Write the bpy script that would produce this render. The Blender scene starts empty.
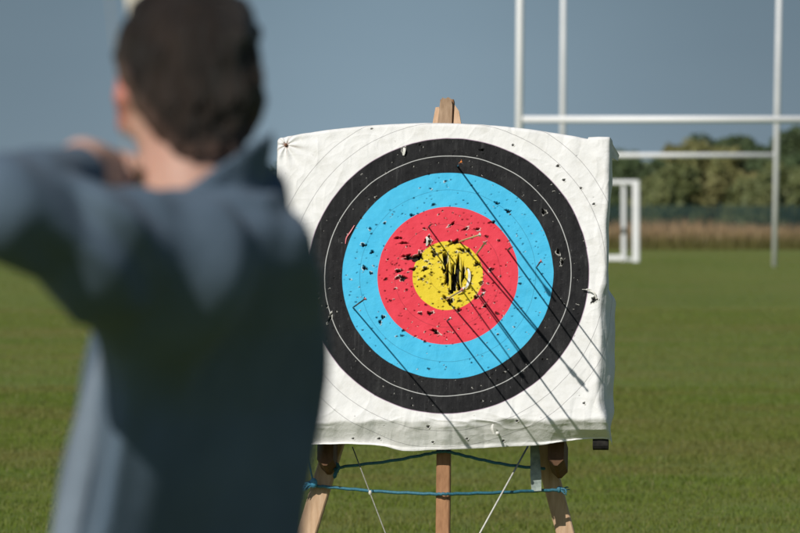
import bpy, math, random
import numpy as np
from mathutils import Vector, Matrix

random.seed(7)
RNG = np.random.default_rng(11)
sc = bpy.context.scene
COL = sc.collection

# ------------------------------------------------------------------ camera
CAMZ = 1.55
LENS, SENSOR = 200.0, 22.2
FPX = LENS / SENSOR * 800.0
HORIZON = 208.0
PITCH = math.atan((266.5 - HORIZON) / FPX)
FW = np.array([0, math.cos(PITCH), -math.sin(PITCH)])
UP = np.array([0, math.sin(PITCH), math.cos(PITCH)])
RT = np.array([1.0, 0, 0])


def P(px, py, y):
    """a point of the place, given where it shows in the photograph and its distance"""
    d = FW + RT * ((px - 400.0) / FPX) + UP * ((266.5 - py) / FPX)
    return np.array([0, 0, CAMZ]) + d * (y / d[1])


cam = bpy.data.cameras.new('camera')
cam.lens, cam.sensor_width = LENS, SENSOR
cam.clip_start, cam.clip_end = 0.5, 9000
cam.dof.use_dof = True
cam.dof.focus_distance = 24.85
cam.dof.aperture_fstop = 6.9
cam.dof.aperture_blades = 0
co = bpy.data.objects.new('camera', cam)
COL.objects.link(co)
co.location = (0, 0, CAMZ)
co.rotation_euler = (math.pi / 2 - PITCH, 0, 0)
sc.camera = co

# ------------------------------------------------------------------ helpers


def nrm(v):
    v = np.asarray(v, float)
    return v / np.linalg.norm(v)


def hash3(i, j, k, seed):
    n = (i.astype(np.int64) * 374761393 + j.astype(np.int64) * 668265263 + k.astype(np.int64) * 2147483647 + seed * 974711)
    n = (n ^ (n >> 13)) * 1274126177
    n = n & 0x7fffffff
    n = (n ^ (n >> 16)) & 0xffff
    return n / 65535.0


def vnoise(p, seed=0):
    """smooth value noise in -1..1, p is (...,3)"""
    p = np.asarray(p, float)
    f = np.floor(p)
    i = f.astype(np.int64)
    t = p - f
    t = t * t * (3 - 2 * t)
    out = 0
    for a in (0, 1):
        for b in (0, 1):
            for c in (0, 1):
                w = (t[..., 0] if a else 1 - t[..., 0]) * (t[..., 1] if b else 1 - t[..., 1]) * (t[..., 2] if c else 1 - t[..., 2])
                out = out + w * hash3(i[..., 0] + a, i[..., 1] + b, i[..., 2] + c, seed)
    return out * 2 - 1


def sstep(a, b, x):
    t = np.clip((x - a) / (b - a), 0, 1)
    return t * t * (3 - 2 * t)


class MB:
    """collects verts and faces of one mesh"""

    def __init__(s):
        s.v, s.f, s.n = [], [], 0

    def add(s, v, f):
        v = np.asarray(v, float).reshape(-1, 3)
        s.v.append(v)
        s.f += [tuple(int(i) + s.n for i in q) for q in f]
        s.n += len(v)
        return s

    def beam(s, p0, p1, w, d, wdir=(1, 0, 0), ch=0.006):
        p0, p1 = np.asarray(p0, float), np.asarray(p1, float)
        ax = nrm(p1 - p0)
        a = nrm(np.asarray(wdir, float) - ax * np.dot(wdir, ax))
        b = np.cross(ax, a)
        x, y = w / 2, d / 2
        ch = min(ch, x * .8, y * .8)
        sec = [(x - ch, -y), (x, -y + ch), (x, y - ch), (x - ch, y), (-x + ch, y), (-x, y - ch), (-x, -y + ch), (-x + ch, -y)]
        v = [p0 + a * i + b * j for i, j in sec] + [p1 + a * i + b * j for i, j in sec]
        f = [(i, (i + 1) % 8, 8 + (i + 1) % 8, 8 + i) for i in range(8)] + [tuple(range(7, -1, -1)), tuple(range(8, 16))]
        return s.add(v, f)

    def tube(s, pts, r, n=8, cap=True):
        pts = [np.asarray(p, float) for p in pts]
        m = len(pts)
        rr = r if hasattr(r, '__len__') else [r] * m
        t = [nrm(pts[min(i + 1, m - 1)] - pts[max(i - 1, 0)]) for i in range(m)]
        a = np.cross(t[0], (0, 0, 1) if abs(t[0][2]) < .9 else (1, 0, 0))
        v = []
        for i in range(m):
            a = nrm(a - t[i] * np.dot(a, t[i]))
            b = np.cross(t[i], a)
            v += [pts[i] + (a * math.cos(2 * math.pi * k / n) + b * math.sin(2 * math.pi * k / n)) * rr[i] for k in range(n)]
        f = [(i * n + k, i * n + (k + 1) % n, (i + 1) * n + (k + 1) % n, (i + 1) * n + k) for i in range(m - 1) for k in range(n)]
        if cap:
            f += [tuple(range(n - 1, -1, -1)), tuple((m - 1) * n + k for k in range(n))]
        return s.add(v, f)

    def ribbon(s, pts, w, wdir, th=0.0012):
        """a thin strip with thickness along pts"""
        pts = [np.asarray(p, float) for p in pts]
        m = len(pts)
        ww = w if hasattr(w, '__len__') else [w] * m
        v = []
        for i in range(m):
            t = nrm(pts[min(i + 1, m - 1)] - pts[max(i - 1, 0)])
            a = nrm(np.asarray(wdir, float) - t * np.dot(wdir, t))
            b = np.cross(t, a) * th / 2
            a = a * ww[i] / 2
            v += [pts[i] - a - b, pts[i] + a - b, pts[i] + a + b, pts[i] - a + b]
        f = [(i * 4 + k, i * 4 + (k + 1) % 4, i * 4 + 4 + (k + 1) % 4, i * 4 + 4 + k) for i in range(m - 1) for k in range(4)]
        f += [(3, 2, 1, 0), tuple((m - 1) * 4 + k for k in range(4))]
        return s.add(v, f)

    def ball(s, c, r, nu=10, nv=7, ax=None):
        c = np.asarray(c, float)
        R = np.eye(3) if ax is None else np.asarray(ax, float)
        r = np.asarray(r if hasattr(r, '__len__') else (r, r, r), float)
        v = [(0, 0, -1)] + [(math.cos(2 * math.pi * k / nu) * math.cos(-math.pi / 2 + math.pi * j / nv),
                             math.sin(2 * math.pi * k / nu) * math.cos(-math.pi / 2 + math.pi * j / nv),
                             math.sin(-math.pi / 2 + math.pi * j / nv)) for j in range(1, nv) for k in range(nu)] + [(0, 0, 1)]
        v = c + (np.array(v) * r) @ R
        f = [(0, 1 + (k + 1) % nu, 1 + k) for k in range(nu)]
        for j in range(nv - 2):
            f += [(1 + j * nu + k, 1 + j * nu + (k + 1) % nu, 1 + (j + 1) * nu + (k + 1) % nu, 1 + (j + 1) * nu + k) for k in range(nu)]
        b = 1 + (nv - 2) * nu
        f += [(b + k, b + (k + 1) % nu, b + nu) for k in range(nu)]
        return s.add(v, f)


def np_mesh(name, v, quads=None, tris=None):
    """fast mesh from numpy arrays"""
    me = bpy.data.meshes.new(name)
    v = np.ascontiguousarray(v, np.float32)
    me.vertices.add(len(v))
    me.vertices.foreach_set('co', v.ravel())
    q = np.asarray(quads if quads is not None else tris, np.int32)
    k = q.shape[1]
    me.loops.add(q.size)
    me.loops.foreach_set('vertex_index', q.ravel())
    me.polygons.add(len(q))
    me.polygons.foreach_set('loop_start', np.arange(0, q.size, k, dtype=np.int32))
    me.polygons.foreach_set('loop_total', np.full(len(q), k, np.int32))
    me.update(calc_edges=True)
    return me


ORIG = {}


def tag(o, label=None, cat=None, group=None, kind=None):
    for k, x in (('label', label), ('category', cat), ('group', group), ('kind', kind)):
        if x:
            o[k] = x
    return o


def thing(name, loc, label, cat, group=None):
    o = bpy.data.objects.new(name, None)
    o.empty_display_size = .1
    COL.objects.link(o)
    o.location = Vector(loc)
    ORIG[o] = np.asarray(loc, float)
    return tag(o, label, cat, group)


def obj(name, m, mat, parent=None, smooth=False, loc=None):
    """links a mesh given in place coordinates; its origin is its parent's, or its own base"""
    if isinstance(m, MB):
        V = np.concatenate(m.v)
        me = bpy.data.meshes.new(name)
        faces = m.f
    else:
        me = m
        V = np.empty(len(me.vertices) * 3, np.float32)
        me.vertices.foreach_get('co', V)
        V = V.reshape(-1, 3).astype(float)
        faces = None
    if parent is not None:
        org = ORIG[parent]
    elif loc is not None:
        org = np.asarray(loc, float)
    else:
        lo, hi = V.min(0), V.max(0)
        org = np.array([(lo[0] + hi[0]) / 2, (lo[1] + hi[1]) / 2, lo[2]])
    V = V - org
    if faces is not None:
        me.from_pydata(V.tolist(), [], faces)
        me.update()
    else:
        me.vertices.foreach_set('co', np.ascontiguousarray(V, np.float32).ravel())
        me.update()
    if smooth:
        me.polygons.foreach_set('use_smooth', np.ones(len(me.polygons), bool))
    me.materials.append(mat)
    o = bpy.data.objects.new(name, me)
    COL.objects.link(o)
    ORIG[o] = org
    if parent is not None:
        o.parent = parent
    else:
        o.location = Vector(org)
    return o


# ------------------------------------------------------------------ materials


class NT:
    def __init__(s, name):
        s.m = bpy.data.materials.new(name)
        s.m.use_nodes = True
        s.t = s.m.node_tree
        s.b = s.t.nodes['Principled BSDF']
        s.out = s.t.nodes['Material Output']

    def n(s, typ, ins=None, **kw):
        x = s.t.nodes.new(typ)
        for k, val in kw.items():
            setattr(x, k, val)
        for k, val in (ins or {}).items():
            s.set(x.inputs[k], val)
        return x

    def set(s, sock, val):
        if isinstance(val, bpy.types.NodeSocket):
            s.t.links.new(val, sock)
        elif hasattr(val, '__len__') and len(val) == 3 and sock.type == 'RGBA':
            sock.default_value = (*val, 1)
        else:
            sock.default_value = val

    def math(s, op, a, b=0.0, c=None):
        x = s.n('ShaderNodeMath', operation=op)
        s.set(x.inputs[0], a)
        s.set(x.inputs[1], b)
        if c is not None:
            s.set(x.inputs[2], c)
        return x.outputs[0]

    def mix(s, f, a, b, blend='MIX'):
        x = s.n('ShaderNodeMix', data_type='RGBA', blend_type=blend)
        s.set(x.inputs[0], f)
        s.set(x.inputs[6], a)
        s.set(x.inputs[7], b)
        return x.outputs[2]

    def ramp(s, f, stops, interp='LINEAR'):
        x = s.n('ShaderNodeValToRGB')
        x.color_ramp.interpolation = interp
        el = x.color_ramp.elements
        while len(el) < len(stops):
            el.new(0.5)
        for e, (p, c) in zip(el, stops):
            e.position = p
            e.color = (*c, 1) if hasattr(c, '__len__') else (c, c, c, 1)
        s.set(x.inputs[0], f)
        return x.outputs[0]

    def coords(s, scale=(1, 1, 1), kind='Object'):
        c = s.n('ShaderNodeTexCoord')
        mp = s.n('ShaderNodeMapping', {'Vector': c.outputs[kind], 'Scale': scale})
        return mp.outputs[0]

    def noise(s, vec, scale=5.0, detail=4.0, rough=.55, color=False):
        x = s.n('ShaderNodeTexNoise', {'Scale': scale, 'Detail': detail, 'Roughness': rough})
        if vec is not None:
            s.set(x.inputs['Vector'], vec)
        return x.outputs[1 if color else 0]

    def bump(s, h, strength=.3, dist=.01):
        x = s.n('ShaderNodeBump', {'Height': h, 'Strength': strength, 'Distance': dist})
        s.set(s.b.inputs['Normal'], x.outputs[0])

    def base(s, c, rough=.6, spec=None):
        s.set(s.b.inputs['Base Color'], c)
        s.set(s.b.inputs['Roughness'], rough)
        if spec is not None:
            s.b.inputs['Specular IOR Level'].default_value = spec
        return s.m


def plain(name, c1, c2, scale=8, rough=.6, stretch=(1, 1, 1), bump=0, spec=None, detail=5):
    k = NT(name)
    n = k.noise(k.coords(stretch), scale, detail)
    k.base(k.ramp(n, [(.3, c1), (.7, c2)]), rough, spec)
    if bump:
        k.bump(n, bump, .004)
    return k.m


def wood(name, c1, c2, knots=True):
    k = NT(name)
    v = k.coords((30, 30, 2.2))
    n = k.noise(v, 2.2, 8, .6)
    c = k.ramp(n, [(.28, c1), (.5, tuple((a + b) / 2 for a, b in zip(c1, c2))), (.75, c2)])
    big = k.noise(k.coords((3, 3, 1)), 3.5, 4)
    c = k.mix(k.ramp(big, [(.35, 0.0), (.75, .55)]), c, tuple(x * .45 for x in c1))
    if knots:
        vo = k.n('ShaderNodeTexVoronoi', {'Vector': k.coords((9, 9, 5)), 'Scale': 2.0})
        c = k.mix(k.ramp(vo.outputs['Distance'], [(.05, .8), (.13, 0.0)]), c, tuple(x * .25 for x in c1))
    k.base(c, .75, .25)
    k.bump(n, .5, .004)
    return k.m


M = {}
M['wood_pale'] = wood('pale_pine', (.50, .31, .18), (.74, .52, .35))
M['wood_brown'] = wood('brown_pine', (.26, .125, .058), (.44, .23, .115))
M['wood_grey'] = wood('weathered_pine', (.29, .185, .11), (.50, .35, .23))
M['wood_dark'] = wood('dark_block', (.10, .05, .025), (.20, .10, .05), False)
M['foam'] = plain('black_foam', (.010, .010, .010), (.035, .032, .028), 40, .95, bump=.6, spec=.1)
M['rope_blue'] = plain('blue_rope', (.02, .10, .15), (.04, .19, .26), 160, .6)
M['rope_blue_light'] = plain('frayed_blue_rope', (.03, .22, .42), (.10, .42, .62), 160, .6)
M['string_white'] = plain('white_string', (.55, .53, .46), (.75, .73, .66), 120, .7)
M['string_grey'] = plain('grey_twine', (.18, .18, .15), (.34, .33, .28), 120, .7)
M['paint_white'] = plain('white_paint', (.78, .78, .79), (.86, .86, .86), 1.2, .45)
M['paint_dull'] = plain('dull_white_paint', (.66, .67, .68), (.78, .78, .78), 1.2, .5)
M['fence'] = plain('green_fence_paint', (.010, .032, .030), (.022, .055, .048), .6, .5)
M['nail'] = plain('rusty_nail', (.10, .04, .02), (.25, .11, .05), 200, .7)
M['carbon'] = plain('dark_arrow_shaft', (.012, .012, .012), (.03, .03, .03), 90, .35)
M['bark'] = plain('bark', (.04, .03, .02), (.09, .07, .05), 6, .9)
for nm, c in (('orange', (.75, .22, .04)), ('pink', (.70, .16, .18)), ('white', (.75, .74, .70)), ('yellow', (.62, .50, .07)), ('red', (.50, .04, .04))):
    M['pl_' + nm] = plain('%s_plastic' % nm, tuple(x * .9 for x in c), c, 60, .4)
M['shaft_cane'] = plain('pale_arrow_shaft', (.42, .30, .12), (.58, .44, .20), 60, .45)


def mat_paper():
    k = NT('printed_target_paper')
    uv = k.n('ShaderNodeUVMap').outputs[0]
    sp = k.n('ShaderNodeSeparateXYZ', {'Vector': uv})
    u, v = sp.outputs[0], sp.outputs[1]
    # a little waviness of the print where the paper has stretched
    wob = k.math('MULTIPLY', k.math('SUBTRACT', k.noise(uv, 9, 2), .5), .006)
    r = k.math('ADD', k.math('SQRT', k.math('ADD', k.math('MULTIPLY', u, u), k.math('MULTIPLY', v, v))), wob)
    st = k.n('ShaderNodeMapping', {'Vector': uv, 'Scale': (1, .09, 1)}).outputs[0]
    streak = k.noise(st, 75, 5, .65)
    blotch = k.noise(uv, 14, 6, .65)
    fine = k.noise(uv, 170, 4, .7)
    white = k.ramp(blotch, [(.25, (.67, .655, .62)), (.5, (.755, .745, .725)), (.8, (.80, .79, .775))])
    black = k.ramp(streak, [(.30, (.005, .005, .006)), (.58, (.012, .012, .013)), (.80, (.045, .045, .045))])
    black = k.mix(k.ramp(fine, [(.62, 0.0), (.76, .55)]), black, (.16, .155, .15))
    sc2 = k.noise(k.n('ShaderNodeMapping', {'Vector': uv, 'Scale': (1, .22, 1), 'Rotation': (0, 0, .35)}).outputs[0], 130, 4, .7)
    black = k.mix(k.ramp(sc2, [(.64, 0.0), (.74, .6)]), black, (.20, .195, .19))
    black = k.mix(k.ramp(blotch, [(.5, 0.0), (.8, .5)]), black, (.040, .040, .039))
    blue = k.ramp(blotch, [(.25, (.045, .42, .68)), (.75, (.080, .50, .75))])
    blue = k.mix(k.ramp(streak, [(.62, 0.0), (.85, .35)]), blue, (.16, .52, .72))
    red = k.ramp(blotch, [(.25, (.66, .040, .062)), (.75, (.76, .058, .090))])
    red = k.mix(k.ramp(fine, [(.60, 0.0), (.80, .4)]), red, (.75, .20, .22))
    gold = k.ramp(blotch, [(.25, (.66, .48, .02)), (.75, (.80, .63, .05))])
    gold = k.mix(k.ramp(fine, [(.56, 0.0), (.78, .45)]), gold, (.40, .27, .02))

    def lt(th):
        x = k.n('ShaderNodeMapRange', {'Value': r, 'From Min': th - .0008, 'From Max': th + .0008, 'To Min': 1.0, 'To Max': 0.0})
        return x.outputs[0]

    def line(rad, w):
        d = k.math('ABSOLUTE', k.math('SUBTRACT', r, rad))
        return k.n('ShaderNodeMapRange', {'Value': d, 'From Min': w * .5, 'From Max': w * 1.3, 'To Min': 1.0, 'To Max': 0.0}).outputs[0]
    c = white
    c = k.mix(k.math('MULTIPLY', line(.549, .0012), .62), c, (.22, .21, .21))
    c = k.mix(k.math('MULTIPLY', line(.610, .0012), .62), c, (.22, .21, .21))
    c = k.mix(k.math('MULTIPLY', line(.4885, .0018), .7), c, (.28, .13, .26))
    c = k.mix(lt(.488), c, black)
    c = k.mix(k.math('MULTIPLY', line(.427, .0015), .75), c, (.62, .62, .60))
    c = k.mix(lt(.366), c, blue)
    c = k.mix(k.math('MULTIPLY', line(.305, .0012), .45), c, (.02, .12, .2))
    c = k.mix(lt(.244), c, red)
    c = k.mix(k.math('MULTIPLY', line(.183, .0012), .45), c, (.2, .02, .03))
    c = k.mix(lt(.122), c, gold)
    c = k.mix(k.math('MULTIPLY', line(.061, .0012), .4), c, (.22, .15, .02))
    for a, col in (('rust', (.22, .09, .04)), ('tear', (.76, .74, .68)), ('hole', (.010, .010, .009))):
        at = k.n('ShaderNodeAttribute', attribute_name=a).outputs['Fac']
        c = k.mix(at, c, col)
    k.base(c, .68, .16)
    h = k.math('ADD', k.math('MULTIPLY', k.noise(uv, 42, 5, .6), 1.0), k.math('MULTIPLY', fine, .25))
    k.bump(h, .34, .007)
    return k.m


M['paper'] = mat_paper()
M['strip_gold'] = plain('torn_gold_paper', (.50, .38, .03), (.74, .58, .06), 60, .7)
M['strip_white'] = plain('torn_white_paper', (.60, .58, .52), (.80, .78, .73), 60, .7)
M['plastic_strip'] = plain('mottled_plastic', (.16, .20, .18), (.40, .46, .42), 45, .5)


def mat_cloth(name, c1, c2, rough=.85, weave=900, sheen=.1):
    k = NT(name)
    v = k.coords()
    n = k.noise(v, 7, 5, .6)
    w = k.noise(v, weave, 2)
    k.base(k.ramp(n, [(.3, c1), (.72, c2)]), rough, .2)
    k.b.inputs['Sheen Weight'].default_value = sheen
    k.bump(k.math('ADD', k.math('MULTIPLY', k.noise(v, 26, 4, .6), 1.0), k.math('MULTIPLY', w, .2)), .35, .012)
    return k.m


M['jacket'] = mat_cloth('navy_jacket_cloth', (.074, .108, .148), (.102, .144, .190), sheen=.05)
M['jacket_sunlit'] = mat_cloth('sunlit_jacket_edge', (.15, .19, .235), (.20, .245, .30))  # jacket cloth again, paler because the sun on it is put into the colour
M['trousers'] = mat_cloth('dark_trouser_cloth', (.02, .022, .028), (.035, .037, .045))
M['shoe'] = plain('shoe_leather', (.02, .016, .012), (.04, .03, .022), 20, .45)
M['tab'] = plain('olive_leather', (.03, .035, .012), (.06, .065, .025), 50, .6)


def mat_skin():
    k = NT('skin')
    v = k.coords()
    n = k.noise(v, 16, 5)
    k.base(k.ramp(n, [(.3, (.49, .275, .205)), (.7, (.59, .36, .28))]), .5, .35)
    fl = k.n('ShaderNodeAttribute', attribute_name='flush').outputs['Fac']
    k.set(k.b.inputs['Base Color'], k.mix(fl, k.ramp(n, [(.3, (.49, .275, .205)), (.7, (.59, .36, .28))]), (.46, .17, .125)))
    k.b.inputs['Subsurface Weight'].default_value = .12
    k.b.inputs['Subsurface Radius'].default_value = (.012, .004, .002)
    k.b.inputs['Subsurface Scale'].default_value = .6
    k.bump(k.noise(v, 320, 3), .08, .002)
    return k.m


M['skin'] = mat_skin()
M['eye'] = plain('eye_white', (.6, .58, .56), (.7, .68, .66), 20, .2)


def mat_hair():
    k = NT('dark_brown_hair')
    v = k.coords((90, 90, 14))
    n = k.noise(v, 3.5, 6, .7)
    c = k.ramp(n, [(.3, (.009, .0065, .0055)), (.7, (.034, .024, .018))])
    c = k.mix(k.ramp(k.noise(k.coords((1, 1, .5)), 26, 3), [(.4, 0.0), (.65, .7)]), c, (.055, .037, .028))
    c = k.mix(k.n('ShaderNodeAttribute', attribute_name='fade').outputs['Fac'], c, (.20, .115, .085))
    k.base(c, .5, .4)
    k.bump(n, .9, .01)
    return k.m


M['hair'] = mat_hair()


def mat_blades(name, stops, patch, patch_scale, amount, trans=.35, far=None):
    """foliage colour: a random tint per blade (attribute 'rnd') and patches over the ground"""
    k = NT(name)
    rnd = k.n('ShaderNodeAttribute', attribute_name='rnd').outputs['Fac']
    c = k.ramp(rnd, stops)
    geo = k.n('ShaderNodeNewGeometry')
    pn = k.noise(geo.outputs['Position'], patch_scale, 4, .6)
    c = k.mix(k.ramp(pn, [(.42, 0.0), (.68, amount)]), c, patch)
    k.base(c, .55, .25)
    tr = k.n('ShaderNodeBsdfTranslucent', {'Color': c})
    mx = k.n('ShaderNodeMixShader', {0: trans, 1: k.b.outputs[0], 2: tr.outputs[0]})
    k.t.links.new(mx.outputs[0], k.out.inputs[0])
    return k.m


M['grass'] = mat_blades('grass_blades', [(0, (.168, .234, .030)), (.6, (.212, .272, .040)), (.93, (.200, .230, .050)), (.97, (.30, .27, .11)), (1, (.38, .33, .17))],
                        (.265, .220, .075), .30, .75, .5)
M['drygrass'] = mat_blades('dry_tall_grass', [(0, (.36, .225, .12)), (.5, (.48, .315, .18)), (1, (.58, .40, .25))], (.30, .24, .11), .35, .5, .4)


def green_feet():
    # the stems stay green towards the ground, the seed heads are dry
    t_ = M['drygrass'].node_tree
    b_ = t_.nodes['Principled BSDF']
    src = b_.inputs['Base Color'].links[0].from_socket
    ge = t_.nodes.new('ShaderNodeNewGeometry')
    se = t_.nodes.new('ShaderNodeSeparateXYZ')
    t_.links.new(ge.outputs['Position'], se.inputs[0])
    mr_ = t_.nodes.new('ShaderNodeMapRange')
    mr_.inputs['From Min'].default_value = .25
    mr_.inputs['From Max'].default_value = .72
    t_.links.new(se.outputs[2], mr_.inputs['Value'])
    m_ = t_.nodes.new('ShaderNodeMix')
    m_.data_type = 'RGBA'
    t_.links.new(mr_.outputs[0], m_.inputs[0])
    m_.inputs[6].default_value = (.16, .145, .045, 1)
    t_.links.new(src, m_.inputs[7])
    for n_ in t_.nodes:
        if n_.type == 'BSDF_TRANSLUCENT':
            t_.links.new(m_.outputs[2], n_.inputs['Color'])
    t_.links.new(m_.outputs[2], b_.inputs['Base Color'])


green_feet()


def mat_ground():
    k = NT('mown_grass_ground')
    v = k.coords(kind='Object')
    big = k.noise(v, .11, 4, .55)
    mid = k.noise(v, 1.1, 5, .6)
    fine = k.noise(v, 18, 4, .65)
    c = k.ramp(mid, [(.28, (.098, .138, .018)), (.5, (.134, .166, .026)), (.74, (.170, .178, .040))])
    c = k.mix(k.ramp(big, [(.35, 0.0), (.7, .7)]), c, (.092, .150, .026))
    dry = k.noise(v, .30, 4, .6)
    c = k.mix(k.ramp(dry, [(.42, 0.0), (.68, .6)]), c, (.200, .172, .055))
    mow = k.noise(k.coords((1, .12, 1)), .16, 2)
    c = k.mix(k.ramp(mow, [(.40, 0.0), (.62, .35)]), c, (.150, .200, .045))
    c = k.mix(k.ramp(fine, [(.35, 0.0), (.8, .4)]), c, (.140, .145, .045))
    k.base(c, .9, .15)
    k.bump(fine, .6, .03)
    return k.m


M['ground'] = mat_ground()

# ------------------------------------------------------------------ world and sun
SUN_EL, SUN_AZ = math.radians(37.5), math.radians(32.0)   # azimuth: how far left of straight behind the camera
LDIR = np.array([math.sin(SUN_AZ) * math.cos(SUN_EL), math.cos(SUN_AZ) * math.cos(SUN_EL), -math.sin(SUN_EL)])
w = bpy.data.worlds.new('World')
sc.world = w
w.use_nodes = True
t = w.node_tree
bg = t.nodes['Background']
sky = t.nodes.new('ShaderNodeTexSky')
sky.sky_type = 'NISHITA'
sky.sun_disc = False
sky.sun_elevation = SUN_EL
sky.sun_rotation = math.pi + SUN_AZ      # rotation is measured clockwise from +Y, the sun stands behind the camera to the left
sky.air_density, sky.dust_density, sky.ozone_density = 1.0, .6, 1.2
bg.inputs['Strength'].default_value = .06
tc = t.nodes.new('ShaderNodeTexCoord')
sx = t.nodes.new('ShaderNodeSeparateXYZ')
t.links.new(tc.outputs['Generated'], sx.inputs[0])
# a bank of slate-blue rain cloud low over the horizon
mp = t.nodes.new('ShaderNodeMapping')
mp.inputs['Scale'].default_value = (18, 18, 60)
t.links.new(tc.outputs['Generated'], mp.inputs[0])
nz = t.nodes.new('ShaderNodeTexNoise')
nz.inputs['Scale'].default_value = 1.3
nz.inputs['Detail'].default_value = 3
t.links.new(mp.outputs[0], nz.inputs['Vector'])
# height above the horizon with a soft noise, 0..1 over the lowest degrees
ad = t.nodes.new('ShaderNodeMath')
ad.operation = 'MULTIPLY_ADD'
t.links.new(nz.outputs[0], ad.inputs[0])
ad.inputs[1].default_value = .016
t.links.new(sx.outputs[2], ad.inputs[2])
cr = t.nodes.new('ShaderNodeValToRGB')
mr = t.nodes.new('ShaderNodeMapRange')
t.links.new(ad.outputs[0], mr.inputs['Value'])
mr.inputs['From Min'].default_value = .004
mr.inputs['From Max'].default_value = .040
t.links.new(mr.outputs[0], cr.inputs[0])
e = cr.color_ramp.elements
e[0].position, e[0].color = 0, (3.45, 4.58, 5.45, 1)
e[1].position, e[1].color = 1, (2.60, 3.72, 4.62, 1)
el = cr.color_ramp.elements.new(.45)
el.color = (2.98, 4.15, 5.08, 1)
fade = t.nodes.new('ShaderNodeMapRange')
fade.interpolation_type = 'SMOOTHSTEP'
t.links.new(sx.outputs[2], fade.inputs['Value'])
fade.inputs['From Min'].default_value = .05
fade.inputs['From Max'].default_value = .20
mx = t.nodes.new('ShaderNodeMix')
mx.data_type = 'RGBA'
t.links.new(fade.outputs[0], mx.inputs[0])
# paler patch straight ahead: thin cloud and lens vignetting put into the sky colour
gx = t.nodes.new('ShaderNodeMath')
gx.operation = 'MULTIPLY'
t.links.new(sx.outputs[0], gx.inputs[0])
t.links.new(sx.outputs[0], gx.inputs[1])
gz = t.nodes.new('ShaderNodeMath')
gz.operation = 'MULTIPLY'
t.links.new(sx.outputs[2], gz.inputs[0])
t.links.new(sx.outputs[2], gz.inputs[1])
ga = t.nodes.new('ShaderNodeMath')       # squared distance from the middle of the paler patch
ga.operation = 'MULTIPLY_ADD'
t.links.new(gz.outputs[0], ga.inputs[0])
ga.inputs[1].default_value = .25
t.links.new(gx.outputs[0], ga.inputs[2])
gm = t.nodes.new('ShaderNodeMath')
gm.operation = 'MULTIPLY'
t.links.new(ga.outputs[0], gm.inputs[0])
gm.inputs[1].default_value = -1 / .034 ** 2
ge_ = t.nodes.new('ShaderNodeMath')
ge_.operation = 'EXPONENT'
t.links.new(gm.outputs[0], ge_.inputs[0])
gr = t.nodes.new('ShaderNodeMath')
gr.operation = 'MULTIPLY_ADD'
t.links.new(ge_.outputs[0], gr.inputs[0])
gr.inputs[1].default_value = .44
gr.inputs[2].default_value = .90
mu = t.nodes.new('ShaderNodeVectorMath')
mu.operation = 'SCALE'
t.links.new(cr.outputs[0], mu.inputs[0])
t.links.new(gr.outputs[0], mu.inputs['Scale'])
t.links.new(mu.outputs[0], mx.inputs[6])
t.links.new(sky.outputs[0], mx.inputs[7])
t.links.new(mx.outputs[2], bg.inputs['Color'])

sl = bpy.data.lights.new('sun', 'SUN')
sl.energy = 3.9
sl.angle = math.radians(.5)
sl.color = (1, .965, .90)
so = bpy.data.objects.new('sun', sl)
COL.objects.link(so)
so.rotation_euler = Vector(LDIR).to_track_quat('-Z', 'Y').to_euler()
so.location = (-10, -20, 30)

sc.view_settings.view_transform = 'Standard'
sc.view_settings.look = 'None'
sc.view_settings.exposure = 0
sc.view_settings.gamma = 1
sc.view_settings.use_curve_mapping = False
sc.cycles.max_bounces = 6

# ------------------------------------------------------------------ ground
m = MB()
xs = [-4000, -300, -60, -15, 15, 60, 300, 4000]
ys = [-300, -20, 20, 60, 120, 200, 270, 400, 5000]
vv = [(x, y, 0) for y in ys for x in xs]
ff = [(j * 8 + i, j * 8 + i + 1, j * 8 + 9 + i, j * 8 + 8 + i) for j in range(len(ys) - 1) for i in range(7)]
m.add(vv, ff)
g = obj('ground', m, M['ground'], loc=(0, 0, 0))
tag(g, kind='structure')


def blades(name, pts, hgt, wid, mat, lean=.35):
    n = len(pts)
    ang = RNG.uniform(0, math.pi, n)
    h = hgt * RNG.uniform(.45, 1.15, n)
    wd = wid * RNG.uniform(.6, 1.3, n)
    dx, dy = np.cos(ang) * wd / 2, np.sin(ang) * wd / 2
    la = RNG.uniform(0, 2 * math.pi, n)
    ln = h * lean * RNG.uniform(.1, 1.3, n)
    z = np.zeros(n)
    base = np.column_stack([pts, z])
    a = base + np.column_stack([-dx, -dy, z])
    b = base + np.column_stack([dx, dy, z])
    mid = base + np.column_stack([np.cos(la) * ln * .3, np.sin(la) * ln * .3, h * .6])
    c1 = mid + np.column_stack([dx * .7, dy * .7, z])
    c0 = mid - np.column_stack([dx * .7, dy * .7, z])
    tip = base + np.column_stack([np.cos(la) * ln, np.sin(la) * ln, h])
    V = np.stack([a, b, c1, c0, tip], 1).reshape(-1, 3)
    o5 = np.arange(n)[:, None] * 5
    T = np.concatenate([o5 + [0, 1, 2], o5 + [0, 2, 3], o5 + [3, 2, 4]])
    me = np_mesh(name, V, tris=T)
    at = me.attributes.new('rnd', 'FLOAT', 'POINT')
    at.data.foreach_set('value', np.repeat(RNG.uniform(0, 1, n), 5).astype(np.float32))
    return me


def wedge(n, y0, y1, pw, margin):
    u = RNG.uniform(0, 1, n)
    y = (y0 ** pw + u * (y1 ** pw - y0 ** pw)) ** (1 / pw)
    x = RNG.uniform(-1, 1, n) * (.0556 * y + margin)
    return np.column_stack([x, y])


pts = np.concatenate([wedge(270000, 29, 62, 1.0, 1.3), wedge(90000, 62, 110, .6, 1.5), wedge(60000, 90, 230, .25, 2), wedge(26000, 20, 29, 1, 1.6)])
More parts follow.
